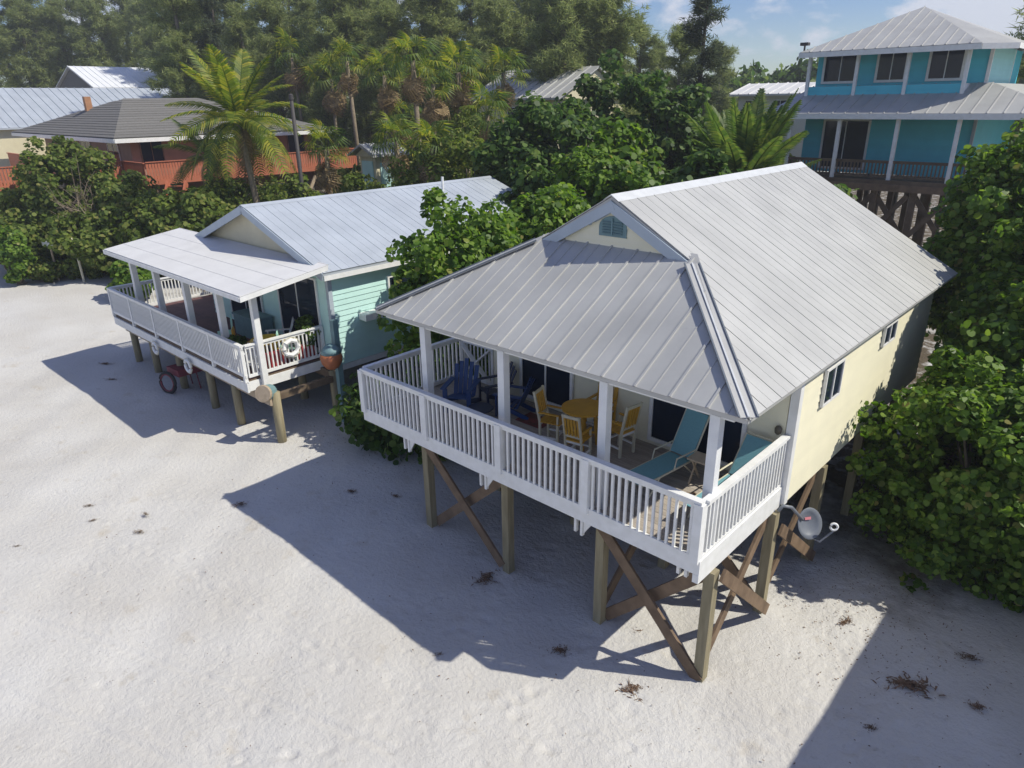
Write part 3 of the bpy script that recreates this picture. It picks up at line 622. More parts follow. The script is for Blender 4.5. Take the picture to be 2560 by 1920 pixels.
# shingle courses on the sides in view
for i in range(16):
    t = i/16; t1 = (i+1)/16
    a, b_, c, d = [Vector(p) for p in ((dx1, dy0, dz), (dx1, dy1, dz), rB, rA)]
    obj('shingle_course', MB().prism([a.lerp(d, t)+Vector((0, 0, .04)), b_.lerp(c, t)+Vector((0, 0, .04)), b_.lerp(c, t1)+Vector((0, 0, .015)), a.lerp(d, t1)+Vector((0, 0, .015))], (0, 0, .02)), M['shingle'], rD)
    a, b_ = Vector((dx0, dy0, dz)), Vector((dx1, dy0, dz)); d = Vector(rA)
    if i < 15: obj('shingle_course', MB().prism([a.lerp(d, t)+Vector((0, 0, .04)), b_.lerp(d, t)+Vector((0, 0, .04)), b_.lerp(d, t1)+Vector((0, 0, .015)), a.lerp(d, t1)+Vector((0, 0, .015))], (0, 0, .02)), M['shingle'], rD)
obj('fascia', MB().bx(dx1, dx1+.04, dy0, dy1, dz-.25, dz-.02), M['white'], rD); obj('fascia', MB().bx(dx0, dx1, dy0-.04, dy0, dz-.25, dz-.02), M['white'], rD)
obj('chimney', MB().bx(-53.2, -52.8, 10.3, 10.7, 7.2, 8.8), M['cedar'], D); 
obj('wall', MB().bx(-60, -43.2, 9.2, 21.6, 3.0, 6.3), M['tan'], D)
for y in (10.4, 14.2, 20.3): window(D, (-43.18, y, 5.5), (1, 0, 0), 1.25, 1.25, m=M['brace'])
for x in (-46, -51, -56): window(D, (x, 9.18, 5.4), (0, -1, 0), 1.8, 1.3, m=M['white'])
obj('deck', MB().bx(-43.2, -39.8, 8.6, 22.9, 3.9, 4.12), M['orange'], D); obj('deck', MB().bx(-60, -43.2, 6.6, 9.2, 3.9, 4.12), M['orange'], D)
def boardrail(parent, p0, p1, z0, z1, m, sp=.6, name='railing'):
    p0, p1 = Vector((*p0, 0)), Vector((*p1, 0)); d = (p1-p0).normalized(); L = (p1-p0).length; Z = Vector((0, 0, 1))
    r = obj(name, MB().bar(p0+Z*(z1-.03), p1+Z*(z1-.03), .14, .05).bar(p0+Z*(z0-.05), p1+Z*(z0-.05), .06, .28), m, parent)
    me = MB().box((0, 0, 0), (.13, .03, z1-z0-.08)).mesh('rail_board', m); t = .08
    while t < L:
        b = link('rail_board', me, r, False); b.location = p0+d*t+Z*((z0+z1)/2); b.rotation_euler = (0, 0, math.atan2(d.y, d.x)); t += .165
boardrail(D, (-39.8, 8.6), (-39.8, 22.9), 4.1, 5.2, M['orange']); boardrail(D, (-60, 6.6), (-43.0, 6.6), 4.1, 5.15, M['orange']); boardrail(D, (-43.0, 6.6), (-43.0, 8.5), 4.1, 5.15, M['orange']); boardrail(D, (-43, 8.55), (-39.8, 8.55), 4.1, 5.15, M['orange']); boardrail(D, (-42.9, 22.9), (-39.8, 22.9), 4.1, 5.2, M['orange'])
for y in (9, 12, 15, 18, 20.5, 22.7): post(D, -40.1, y, -.2, 3.9, .22, M['beam'], 'pile')
for x in (-45, -49, -53, -57): post(D, x, 6.9, -.2, 3.9, .22, M['beam'], 'pile')
stt = obj('stair', MB().bar((-39.6, 9.6, 4.0), (-37.2, 7.4, .9), .12, .35).bar((-38.8, 10.3, 4.0), (-36.4, 8.1, .9), .12, .35), M['orange'], D)
for i in range(11):
    t = (i+.5)/11; obj('tread', MB().bar((-39.6+2.4*t, 9.6-2.2*t, 3.95-3.1*t), (-38.8+2.4*t, 10.3-2.2*t, 3.95-3.1*t), .28, .05), M['orange'], stt)
brace(D, (-40, 18.3, 1.5), (-40, 19.6, 3.6), M['beige'], .1, .22, side=(1, 0, 0)); brace(D, (-40, 19.7, .9), (-40, 18.2, 2.4), M['beige'], .1, .22, side=(1, 0, 0))
D2 = thing('orange_deck', 'separate orange-red raised deck at the left edge beyond the big bush', 'deck', (-47, 2.5, 0))
obj('deck_floor', MB().bx(-49, -45, .4, 3.9, 3.85, 4.05), M['orange'], D2); boardrail(D2, (-45, .4), (-45, 3.9), 4.0, 5.1, M['orange']); boardrail(D2, (-49, .4), (-45, .4), 4.0, 5.1, M['orange'])
for x, y in ((-45.2, .6), (-45.2, 3.7), (-48.8, .6), (-48.8, 3.7)): post(D2, x, y, -.2, 3.85, .2, M['beam'], 'pile')

# ------------------------------------------------------------------ other roofs behind
def simple_house(name, label, x0, x1, y0, y1, ze, zr, rm, wm, axis='y', panels=10, n_side=1, cat='house'):
    h = thing(name, label, cat, ((x0+x1)/2, (y0+y1)/2, 0)); xm = (x0+x1)/2; ym = (y0+y1)/2; mb = MB()
    if axis == 'y':
        P = [[(x1, y0, ze), (x1, y1, ze), (xm, y1, zr), (xm, y0, zr)], [(x0, y0, ze), (x0, y1, ze), (xm, y1, zr), (xm, y0, zr)]]
        gab = [[(x0+.3, y+s*.3, ze-.1), (x1-.3, y+s*.3, ze-.1), (xm, y+s*.3, zr-.15)] for y, s in ((y0, 1), (y1, -1))]; gv = (0, .05, 0)
    else:
        P = [[(x0, y0, ze), (x1, y0, ze), (x1, ym, zr), (x0, ym, zr)], [(x0, y1, ze), (x1, y1, ze), (x1, ym, zr), (x0, ym, zr)]]
        gab = [[(x+s*.3, y0+.3, ze-.1), (x+s*.3, y1-.3, ze-.1), (x+s*.3, ym, zr-.15)] for x, s in ((x0, 1), (x1, -1))]; gv = (.05, 0, 0)
    for p in P: mb.prism(p, (0, 0, -.1))
    r = obj('roof', mb, rm, h)
    p = P[0]; U = Vector(p[1])-Vector(p[0]); V = Vector(p[3])-Vector(p[0])
    roof_plane(r, p[0], U, V, U.length, lambda u: V.length, lin(0, U.length, panels), rm, rib=(.06, .05), minor=False)
    w = obj('wall', MB().bx(x0+.5, x1-.5, y0+.5, y1-.5, 0, ze), wm, h)
    for g in gab: obj('gable_wall', MB().prism(g, gv), wm, h)
    return h
E_ = simple_house('grey_roof_house', 'house with long ribbed blue-grey metal roof behind the shingle roof', -80, -64.5, 2.0, 25.3, 6.7, 9.75, M['metal_b'], M['cream'], 'y', 34)
F_ = simple_house('white_roof_house', 'house with bright white metal roof panel above the grey roofs', -98, -84.5, 21.3, 30.6, 10.1, 12.45, mat('white_metal', (.82, .83, .84), (.76, .77, .79), 1, .4, .1), M['shingle'], 'y', 14)
G_ = simple_house('small_grey_roof_house', 'house with small pale hip roof half hidden by dark sea grape trees', -33.5, -25.5, 28.0, 36, 8.25, 10.1, M['metal'], M['cream'], 'x', 12)
window(G_, (-29.5, 28.48, 7.2), (0, -1, 0), 1.4, 1.0)
H_ = simple_house('teal_shed', 'small teal and cream shed with grey roof beside the orange deck', -31.6, -29.2, 16.6, 19.2, 5.45, 6.0, M['metal'], M['cream'], 'y', 6, cat='shed')
obj('door', MB().bx(-29.69, -29.64, 17.4, 18.4, 2.9, 5.0), M['teal_b'], H_); obj('door', MB().bx(-30.9, -29.9, 17.04, 17.09, 3.1, 5.1), M['teal_b'], H_)
I_ = simple_house('pale_flat_house', 'pale house with low roof between palm fronds and turquoise house', -21, -14, 41, 47, 8.3, 9.0, M['porchroof'], mat('pale_wall', (.62, .62, .58)), 'x', 10)
for x in (-19.5, -17.5, -15.6): window(I_, (x, 41.48, 7.5), (0, -1, 0), .9, .8)
NH = simple_house('neighbour_cottage', 'pale cottage on piles just outside the right edge, shading the sand', 5.05, 12.3, 1.9, 12.5, 4.5, 6.6, M['metal'], M['yellow'], 'y', 18)

# ------------------------------------------------------------------ vegetation generators
def leaf_cloud(C_, Nn, size, aspect=1., sides=8):
    n = len(C_); Nn = Nn/np.linalg.norm(Nn, axis=1, keepdims=True)
    r = RNG.normal(size=(n, 3)); a = np.cross(Nn, r); a /= np.linalg.norm(a, axis=1, keepdims=True)+1e-9; b = np.cross(Nn, a)
    t = np.arange(sides)*2*np.pi/sides
    V = C_[:, None, :]+size[:, None, None]*(a[:, None, :]*np.cos(t)[None, :, None]*aspect+b[:, None, :]*np.sin(t)[None, :, None])
    V = V+Nn[:, None, :]*(size[:, None]*.25*(np.cos(2*t)[None, :]))[:, :, None]*.6
    return V.reshape(-1, 3), np.arange(n*sides).reshape(n, sides)
def crown_points(c, r, nclump, per, cr=.42, low=-.75, lump=.22):
    c, r = np.array(c, float), np.array(r, float); P, Nn = [], []
    k = 0
    while k < nclump:
        d = RNG.normal(size=3); d /= np.linalg.norm(d)
        if d[2] < low: continue
        rad = 1+lump*(noise.noise(Vector(d*2.1+c*.37)))*2
        q = RNG.uniform(.55, 1.0)**.6*rad; ctr = c+d*r*q; k += 1
        rr = cr*RNG.uniform(.6, 1.25)
        e = RNG.normal(size=(per, 3)); e /= np.linalg.norm(e, axis=1, keepdims=True)
        p = ctr+e*(rr*RNG.uniform(.35, 1, (per, 1))**.5)*np.array([1, 1, .8]); P.append(p)
        Nn.append(.55*e+.35*d+np.array([.10, .05, .45])+.6*RNG.normal(size=(per, 3)))
    return np.concatenate(P), np.concatenate(Nn)
LEAF_ME = {}
def leafy_tree(name, label, cat, base, c, r, nclump, per, leaf, m, group=None, cr=.42, parts=0, bark='bark', limbs=9, aspect=1., low=-.75, lump=.22):
    t = thing(name, label, cat, base, 0, group); c_ = np.array(c, float)
    P, Nn = crown_points(c, r, nclump, per, cr, low, lump); keep = P[:, 2] > .06; P, Nn = P[keep], Nn[keep]
    s = leaf*RNG.uniform(.6, 1.25, len(P))
    mbt = MB(); b0 = Vector(base)
    for i in range(limbs):
        q = Vector(P[RNG.integers(len(P))]); q = Vector(c)+(q-Vector(c))*.8; mid = b0.lerp(q, .5)+Vector(RNG.normal(0, .15, 3))
        mid.z = max(mid.z, .3); st_ = b0+Vector((RNG.normal(0, .12), RNG.normal(0, .12), -.1))
        mbt.tube([st_, b0.lerp(mid, .5)+Vector(RNG.normal(0, .08, 3)), mid, q], [.07, .055, .04, .015], 6)
    obj('trunk', mbt, M[bark], t, smooth=True)
    sel = np.zeros(len(P), bool)
    if parts:
        d = np.linalg.norm(P-np.array(CAM), axis=1); out = (((P-c_)/np.array(r))**2).sum(1)
        sel[np.argsort(d-1.2*out)[:parts]] = True
    V, F = leaf_cloud(P[~sel], Nn[~sel], s[~sel], aspect)
    me = np_mesh(bpy.data.meshes.new('crown'), V, F, 8); me.materials.append(M[m]); co = link('crown', me, t); co['kind'] = 'stuff'
    if parts:
        if m not in LEAF_ME:
            a = np.arange(8)*np.pi/4
            LEAF_ME[m] = MB().poly([(math.cos(q)*aspect, math.sin(q), .15*math.cos(2*q)) for q in a]).mesh('leaf', M[m])
        for p, nn, ss in zip(P[sel], Nn[sel], s[sel]):
            o = link('leaf', LEAF_ME[m], co, False); o.location = p
            o.rotation_mode = 'QUATERNION'; o.rotation_quaternion = Vector(nn).to_track_quat('Z', 'Y') @ Matrix.Rotation(RNG.uniform(0, 6.28), 3, 'Z').to_quaternion(); o.scale = (ss, ss, ss)
    return t

# near sea grapes on the right
leafy_tree('sea_grape', 'tall leafy sea grape bush beside the yellow wall, nearest at right', 'bush', (2.3, 6.3, 0), (2.15, 6.45, 1.75), (1.7, 1.85, 2.1), 200, 124, .057, 'grape', parts=300, low=-.95)
leafy_tree('sea_grape', 'low sea grape bush spilling onto the shaded sand at lower right', 'bush', (3.5, 6.4, 0), (3.4, 6.2, 1.2), (1.5, 1.2, 1.3), 100, 116, .057, 'grape', parts=160, low=-.95)
leafy_tree('sea_grape', 'dark sea grape tree shading the right rear of the yellow cottage', 'tree', (1.75, 9.4, 0), (1.9, 10.7, 3.6), (1.3, 1.6, 3.1), 150, 84, .070, 'grape', parts=160)
leafy_tree('sea_grape', 'tall sea grape tree at the right edge below the turquoise house porch', 'tree', (.9, 12.6, 0), (.85, 12.4, 4.4), (1.6, 1.6, 2.9), 170, 84, .070, 'grape', parts=120)
leafy_tree('sea_grape', 'sea grape tree behind the rear corner of the grey roof at right', 'tree', (2.6, 11.8, 0), (2.6, 11.3, 4.6), (1.4, 2.0, 2.4), 90, 60, .085, 'grape')
leafy_tree('sea_grape', 'shaded sea grape filling the middle of the right edge', 'tree', (2.4, 8.3, 0), (2.1, 9.0, 2.8), (1.25, 1.5, 2.2), 110, 80, .070, 'grape')
leafy_tree('sea_grape', 'low sea grape pressed against the rear piles of the yellow cottage', 'bush', (1.2, 8.2, 0), (1.2, 8.2, 1.5), (.85, 1.5, 1.6), 80, 84, .060, 'grape')
# between the two cottages
leafy_tree('sea_grape', 'bright sea grape tree between the two cottages, largest in the gap', 'tree', (-9.5, 4.2, 0), (-9.35, 4.9, 3.1), (1.75, 2.3, 2.5), 210, 84, .072, 'grape', parts=200, low=-.9)
leafy_tree('sea_grape', 'sea grape tree overhanging the far end of the blue-grey roof', 'tree', (-9.4, 8.3, 0), (-9.8, 8.3, 3.6), (2.0, 2.2, 2.0), 170, 78, .078, 'grape', parts=60)
leafy_tree('sea_grape', 'bright sea grape crown showing over the ridge of the nearer roof', 'tree', (-10.3, 11.6, 0), (-10.3, 11.6, 4.1), (2.6, 1.7, 2.35), 210, 76, .085, 'grape', parts=60)
leafy_tree('shrub', 'dark shrub under the trees beside the mint cottage corner', 'bush', (-9.8, 2.2, 0), (-9.8, 2.3, .75), (1.2, .9, .95), 60, 42, .09, 'darkleaf', low=-.9)
leafy_tree('shrub', 'dark shrub at the back under the yellow cottage porch rail', 'bush', (-8.6, 2.7, 0), (-8.5, 2.7, 1.2), (.8, .8, 1.2), 60, 42, .09, 'darkleaf', low=-.9)
# middle distance, dark sea grapes
mids = [(-16.6, 21.2, 9.5, 2.7, 'tall dark sea grape right of the small pale roof'), (-13.4, 20.8, 8.3, 1.9, 'dark sea grape left of the upright palm fronds'), (-15.6, 15.8, 8.2, 2.3, 'dark rounded sea grape in front of the small pale roof'),
        (-11.3, 14.3, 7.1, 1.7, 'mid green sea grape behind the brightest crown'), (-16.2, 13.4, 6.9, 1.6, 'dark sea grape at the far end of the blue-grey roof'), (-13.6, 12.2, 5.9, 1.4, 'small dark sea grape beside the far roof end'), (-8.2, 14.2, 6.3, 1.3, 'low dark sea grape below the upright palm fronds'), (-19.5, 19.5, 7.4, 2.2, 'dark leafy tree left of the small pale roof'), (-5.2, 17.2, 5.0, 1.6, 'low green bush at the back of the nearer grey roof'), (-11.4, 24.5, 7.2, 1.5, 'dark tree beside the turquoise stair screen')]
for i, (x, y, zt, r, lab) in enumerate(mids):
    leafy_tree('sea_grape', lab, 'tree', (x, y, 0), (x, y, zt*.58), (r, r, zt*.42), 130, 66, .115, 'darkleaf' if i not in (3,) else 'grape', cr=.55, bark='barkdark')
shr = [(-22.2, 14.6, 6.4, 2.0, 'olive shrub behind the blue-grey ridge near the vent pipe'), (-19.6, 14.4, 6.6, 1.5, 'bushy shrub right of the teal shed'), (-32.5, 12.0, 4.1, 1.5, 'shrub under the near end of the orange deck'), (-31.1, 8.7, 4.6, 1.5, 'shrub at the foot of the leaning coconut palm'), (-27.3, 10.7, 5.0, 1.5, 'shrub behind the mint cottage ridge near the dark pole'), (-25, 12.8, 4.6, 1.3, 'small shrub below the orange deck piles'), (-25.5, 20.5, 7.4, 2.0, 'green shrub beneath the row of fan palms'), (-29.5, 22.5, 8, 2.2, 'tall green shrub behind the teal shed')]
for x, y, zt, r, lab in shr:
    leafy_tree('shrub', lab, 'bush', (x, y, 0), (x, y, zt*.55), (r, r, zt*.45), 90, 62, .11, 'shrub', cr=.5, aspect=.6)
left = [(-41.2, 5.1, 6.6, 3.4, 'largest bushy tree in front of the tan house at left'), (-37.2, 6.2, 4.8, 2.5, 'rounded bush right of the largest left bush, near orange stairs'), (-40.8, 2.3, 3.0, 2.5, 'low dark bush at the left edge of the sand'), (-36.6, 4.4, 3.1, 2.6, 'wide low bush behind the white sign post'), (-32.6, 6.2, 4.1, 2.0, 'bush just left of the mint cottage gable'), (-30.4, 7.4, 4.4, 1.6, 'narrow bush touching the mint cottage gable'), (-45.7, 3.4, 4.2, 2.2, 'bush below the separate orange deck'), (-37.7, .8, 2.7, .8, 'small bright bush cut by the left edge'), (-30.0, 3.5, 1.75, .95, 'small bright shrub beside the mint porch corner'), (-37.4, 1.9, .95, 1.0, 'tiny low shrub near the crooked shower post')]
for i, (x, y, zt, r, lab) in enumerate(left):
    leafy_tree('shrub', lab, 'bush', (x, y, 0), (x, y, zt*.52), (r, r*.8, zt*.46), 130 if r > 1.2 else 44, 76, .105 if r > 1.2 else .09, 'grape' if i in (7, 8) else 'shrub', cr=.55 if r > 1.2 else .35, low=-.95)
# bare twigs inside the big left bush
tw = MB()
for i in range(90):
    p = Vector((-37.4+RNG.normal(0, .5), 4.4+RNG.normal(0, .5), 3.1+RNG.normal(0, .3))); d = Vector((RNG.normal(0, .5), RNG.normal(-.2, .5), abs(RNG.normal(.5, .5))))
    tw.tube([p, p+d*.5+Vector(RNG.normal(0, .08, 3)), p+d], [.02, .014, .006], 4)
tag(obj('bare_twigs', tw, M['twig']), 'bare brown twigs poking out of the big left bush', 'twigs')

# casuarinas -------------------------------------------------------
def casuarina_mesh(h, spread, n_br, tufts, nd=10, m='pine', cone=.55, clear=.2):
    tr = MB(); lean = RNG.normal(0, .03, 2); zs = np.linspace(0, h, 9)
    pts = [Vector((lean[0]*z+.12*math.sin(z*.5), lean[1]*z+.12*math.cos(z*.4), z)) for z in zs]
    tr.tube(pts, [.30*(1-z/h)**.8+.03 for z in zs], 8)
    Vs = []
    for i in range(n_br):
        t = clear+(1-clear)*((i+RNG.uniform(0, 1))/n_br)**.9; z = t*h; b = pts[0].lerp(pts[-1], t); az = RNG.uniform(0, 2*math.pi)
        L = spread*(1-cone*t)*RNG.uniform(.55, 1.15)*(1 if t < .92 else .6); el = RNG.uniform(.15, .8)
        d = Vector((math.cos(az)*math.cos(el), math.sin(az)*math.cos(el), math.sin(el))); e = b+d*L; mid = b+d*L*.5+Vector((0, 0, .12*L))
        tr.tube([b, mid, e], [.05, .03, .01], 4)
        for k in range(tufts):
            f = RNG.uniform(.12, 1.08); p = np.array(b.lerp(mid, f*2) if f < .5 else mid.lerp(e, f*2-1))+RNG.normal(0, .22*spread/3, 3)
            q = np.repeat(p[None], nd, 0)+RNG.normal(0, .09, (nd, 3))
            dirs = np.array(d)*.5+RNG.normal(0, .55, (nd, 3))+np.array([0, 0, .12]); dirs /= np.linalg.norm(dirs, axis=1, keepdims=True)
            ln = RNG.uniform(.25, .58, (nd, 1)); sd = np.cross(dirs, RNG.normal(size=(nd, 3))); sd /= np.linalg.norm(sd, axis=1, keepdims=True)
            w_ = RNG.uniform(.020, .038, (nd, 1))
            tip = q+dirs*ln; tip[:, 2] -= .18*ln[:, 0]
            Vs.append(np.stack([q-sd*w_, q+sd*w_, tip], 1))
    V = np.concatenate(Vs).reshape(-1, 3); F = np.arange(len(V)).reshape(-1, 3)
    me = np_mesh(bpy.data.meshes.new('crown'), V, F, 3); me.materials.append(M[m])
    return tr.mesh('trunk', M['bark'] if m == 'pine' else M['barkdark'], True), me
CAS = [casuarina_mesh(17, 3.4, 62, 34, 15, clear=.12), casuarina_mesh(19, 3.0, 62, 33, 15, cone=.45, clear=.15), casuarina_mesh(15.5, 3.7, 60, 36, 15, clear=.1), casuarina_mesh(18, 2.6, 40, 30, 10, 'pine_d', clear=.3)]
def casuarina(x, y, k, sc, label, group='pines screening the back of the row'):
    t = thing('pine_tree', label, 'tree', (x, y, 0), RNG.uniform(0, 6.28), group)
    for nm, me in (('trunk', CAS[k][0]), ('crown', CAS[k][1])): o = link(nm, me, t, False); o.scale = (sc*1.15, sc*1.15, sc)
    return t
def view_pt(px, dep):  # where a tree of the back row stands: bearing from the viewpoint, metres out
    a = YAW-math.atan((px*1.1573-1280)/FOC); return CAM.x-math.sin(a)*dep, CAM.y+math.cos(a)*dep
rows = [(-70, 116), (-30, 128), (0, 116), (45, 125), (85, 114), (125, 130), (165, 116), (205, 126), (245, 115), (285, 128), (325, 114), (365, 124), (400, 110), (430, 118), (450, 96), (470, 66), (530, 66), (590, 74), (650, 69), (705, 76), (765, 64), (820, 66), (870, 61), (930, 68), (985, 60), (1040, 66), (1095, 59), (1150, 62), (1205, 50), (1255, 60), (1310, 52), (1365, 60), (1410, 66), (1440, 47), (1480, 40), (1535, 62), (500, 84), (560, 90), (615, 84), (680, 92), (735, 86), (790, 92), (840, 78), (900, 84), (960, 78), (1010, 84), (1070, 76), (1130, 82), (1185, 74), (1240, 80), (1290, 84)]
for i, (px, dep) in enumerate(rows):
    x, y = view_pt(px, dep); k = [0, 1, 2, 1][i % 4]; sc = .92+.16*RNG.random()
    lab = 'tall feathery olive-green pine standing in the row behind the houses'; g = 'pines screening the back of the row'
    if px == 530: k = 3; lab = 'dark leaning pine trunk with thin crown behind the coconut palm'; g = None
    if px in (1480,): k = 3; sc = .72; lab = 'slender open pine against the clouds left of the turquoise house'; g = None
    if px in (1440, 1535): sc = .62; lab = 'thin open pine near the gap of cloudy sky' if px == 1440 else 'small far pine just left of the open sky'; g = None
    if dep > 90: sc *= 1.30
    elif dep > 76: sc *= 1.1
    if px in (1365, 1410): sc *= .72
    o = casuarina(x, y, k, sc, lab, g)
    if g is None and 'group' in o: del o['group']
x, y = view_pt(2225, 45); casuarina(x, y, 1, 1.0, 'dark pine branch hanging in at the top right corner', None)
# low far tree line
LOW = []
for i in range(3):
    P, Nn = crown_points((0, 0, 2.6), (2.6, 2.6, 2.8), 70, 34, .9); V, F = leaf_cloud(P, Nn, .3*RNG.uniform(.6, 1.2, len(P)), .6); me = np_mesh(bpy.data.meshes.new('crown'), V, F, 8); me.materials.append(M['darkleaf']); LOW.append(me)
for i, px in enumerate(list(range(1545, 1760, 22))+list(range(2120, 2260, 28))):
    x, y = view_pt(px, 92+RNG.uniform(-8, 8)); t = thing('distant_tree', 'distant rounded dark tree on the low horizon line', 'tree', (x, y, 0), RNG.uniform(0, 6), 'distant trees on the horizon')
    o = link('crown', LOW[i % 3], t, False); s_ = RNG.uniform(1.7, 2.15); o.scale = (1.3, 1.3, s_); o2 = obj('trunk', MB().tube([(0, 0, -.1), (0, 0, 4)], [.25, .12], 6), M['barkdark'], t, False)
# thicket that fills the ground behind the houses
P_, N_ = [], []
for i in range(260):
    px = RNG.uniform(-120, 1650); dep = RNG.uniform(40, 62); x, y = view_pt(px, dep)
    if (-64 < x < -38 and -1 < y < 24) or (px < 800 and dep < 57): continue
    if -35 < x < -24 and 27 < y < 38: continue
    P, Nn = crown_points((x, y, RNG.uniform(1.5, 3.4)), (2.2, 2.2, RNG.uniform(1.4, 2.6)), 9, 34, .75); P_.append(P); N_.append(Nn)
P_ = np.concatenate(P_); N_ = np.concatenate(N_); V, F = leaf_cloud(P_, N_, .24*RNG.uniform(.6, 1.25, len(P_)), .55)
me = np_mesh(bpy.data.meshes.new('thicket'), V, F, 8); me.materials.append(M['shrub']); tag(link('thicket', me), 'tangled green thicket filling the ground under the pines', 'thicket', None, 'stuff')

# palms ------------------------------------------------------------
def frond_mesh(L, droop, nl=26, ll=.6, m='palm', twist=0.):
    mb = MB(); pts = []
    for i in range(11):
        t = i/10; pts.append(Vector((L*t*(1-.12*droop*t), 0, L*(.10*t-droop*.55*t*t))))
    mb.tube(pts, [.028*(1-i/11)+.006 for i in range(11)], 4)
    for i in range(nl):
        t = .12+.88*i/nl; j = min(int(t*10), 9); p = pts[j].lerp(pts[j+1], t*10-j); d = (pts[j+1]-pts[j]).normalized()
        l = ll*(math.sin(math.pi*min(1, .15+t*.85))**.6)*RNG.uniform(.85, 1.1)
        for s in (-1, 1):
            o = (d*.55+Vector((0, s, 0))*.8+Vector((0, 0, .15))).normalized(); q1 = p+o*l*.5; q2 = p+o*l+Vector((0, 0, -.35*l)); w = d*.028
            b = len(mb.v); mb.add([p-w, p+w, q1+w*1.2, q1-w*1.2, q2], [(0, 1, 2, 3), (3, 2, 4)])
    return mb.mesh('frond', M[m])
def fan_mesh(L, R, m, droop=.4, seg=15):
    mb = MB(); tip = Vector((L, 0, .12*L)); mb.tube([(0, 0, 0), (L*.5, 0, .1*L), tip], [.02, .016, .012], 4)
    for i in range(seg):
        a = -2.1+4.2*i/(seg-1); d = Vector((math.cos(a), math.sin(a), 0)); r = R*(1-.18*abs(a)/2.1)*RNG.uniform(.9, 1.08); w = Vector((-d.y, d.x, 0))*.055*R
        m1 = tip+d*r*.55+Vector((0, 0, .05)); e = tip+d*r+Vector((0, 0, -droop*R))
        mb.add([tip, m1-w, m1+w, e], [(0, 1, 2), (1, 3, 2)])
    return mb.mesh('frond', M[m])
FR = {k: [frond_mesh(2.6, d, 28, .62, k) for d in (.35, .8, 1.3)] for k in ('palm', 'palm_d')}; FRU = [frond_mesh(2.5, d, 34, .42, 'palm_d') for d in (.12, .25, .5)]; FRD = [frond_mesh(2.2, 1.6, 20, .45, 'palm_dead')]
FAN = [fan_mesh(.9, .85, k, dr) for k, dr in (('palm', .25), ('palm', .45), ('palm_d', .6))]; FAND = [fan_mesh(.8, .75, 'palm_dead', .9)]
def put_frond(t, me, top, az, el, sc, roll=0):
    o = link('frond', me, t, False); o.location = top; o.rotation_mode = 'QUATERNION'
    o.rotation_quaternion = (Matrix.Rotation(az, 3, 'Z') @ Matrix.Rotation(-el, 3, 'Y') @ Matrix.Rotation(roll, 3, 'X')).to_quaternion(); o.scale = (sc, sc, sc); return o
def palm(label, x, y, z, lean, n, k='palm', sc=1., name='coconut_palm', dead=3, r=.14, up=.0, group=None):
    t = thing(name, label, 'palm', (x, y, 0), 0, group); lx, ly = lean; top = Vector((lx, ly, z))
    pts = [Vector((lx*(q**1.6), ly*(q**1.6), z*q-.2*(1-q))) for q in lin(0, 1, 8)]
    obj('trunk', MB().tube(pts, [r*(1.25-.5*q) for q in lin(0, 1, 8)], 8), M['palmbark'], t, False, True)
    for i in range(n):
        f = i/n; put_frond(t, (FRU if up > .9 else FR[k])[0 if f > .66 else (1 if f > .3 else 2)], top, i*2.4+RNG.normal(0, .15), -.25+1.45*f+up*(1-f)+RNG.normal(0, .08), sc*RNG.uniform(.85, 1.1), RNG.normal(0, .25))
    for i in range(dead): put_frond(t, FRD[0], top+Vector((0, 0, -.1)), RNG.uniform(0, 6.28), RNG.uniform(-1.2, -.6), sc*.9)
    return t
def fanpalm(label, x, y, z, sc=1., lean=(0, 0), skirt=10, n=16):
    t = thing('fan_palm', label, 'palm', (x, y, 0)); top = Vector((lean[0], lean[1], z))
    obj('trunk', MB().tube([(0, 0, -.2), (lean[0]*.3, lean[1]*.3, z*.5), top], [.17, .13, .12], 8), M['palmbark'], t, False, True)
    for i in range(n):
        f = i/n; put_frond(t, FAN[i % 3], top, i*2.4+RNG.normal(0, .2), -.5+1.75*f, sc*RNG.uniform(.85, 1.15), RNG.normal(0, .3))
    for i in range(skirt): put_frond(t, FAND[0], top+Vector((0, 0, -.15-.08*i)), RNG.uniform(0, 6.28), RNG.uniform(-1.45, -.95), sc*RNG.uniform(.85, 1.1), RNG.normal(0, .5))
    return t
palm('yellow-green coconut palm leaning in front of the tan house', -29.0, 9.6, 7.4, (-1.75, .35), 34, 'palm', 1.4, up=-.15, dead=6, r=.17)
palm('short coconut palm with dark drooping fronds left of the leaning palm', -33.6, 9.4, 5.6, (-.3, .2), 14, 'palm_d', 1.1, dead=2)
palm('upright dark palm fronds behind the nearer grey roof', -8.0, 17.0, 4.9, (0, 0), 30, 'palm_d', 1.4, up=1.15, dead=2)
palm('low arching palm left of the turquoise porch', -9.4, 22.3, 4.4, (0, 0), 12, 'palm_d', .95, up=.2, dead=1)
fp = [(-51.4, 26.1, 11.6, 'tall fan palm with dead skirt behind the tan house, above the dark pole'), (-46.9, 26.1, 9.9, 'fan palm with brown skirt behind the far end of the shingle roof'), (-25.6, 17.0, 10.0, 'tallest bright green fan palm in the row'), (-27.2, 21.2, 9.6, 'fan palm with thin curved trunk beside the tallest one'), (-22.4, 18.6, 7.5, 'fan palm with pale dead skirt nearest the dark sea grapes'), (-23.4, 16.4, 5.4, 'short bushy fan palm behind the blue-grey ridge'), (-20.8, 16.2, 5.2, 'short fan palm beside the far end of the blue-grey ridge'), (-34.0, 22.0, 7.2, 'fan palm behind the far end of the orange deck')]
def fpp(px, dep, z, lab):
    x, y = view_pt(px, dep); fp.append((x, y, z, lab))
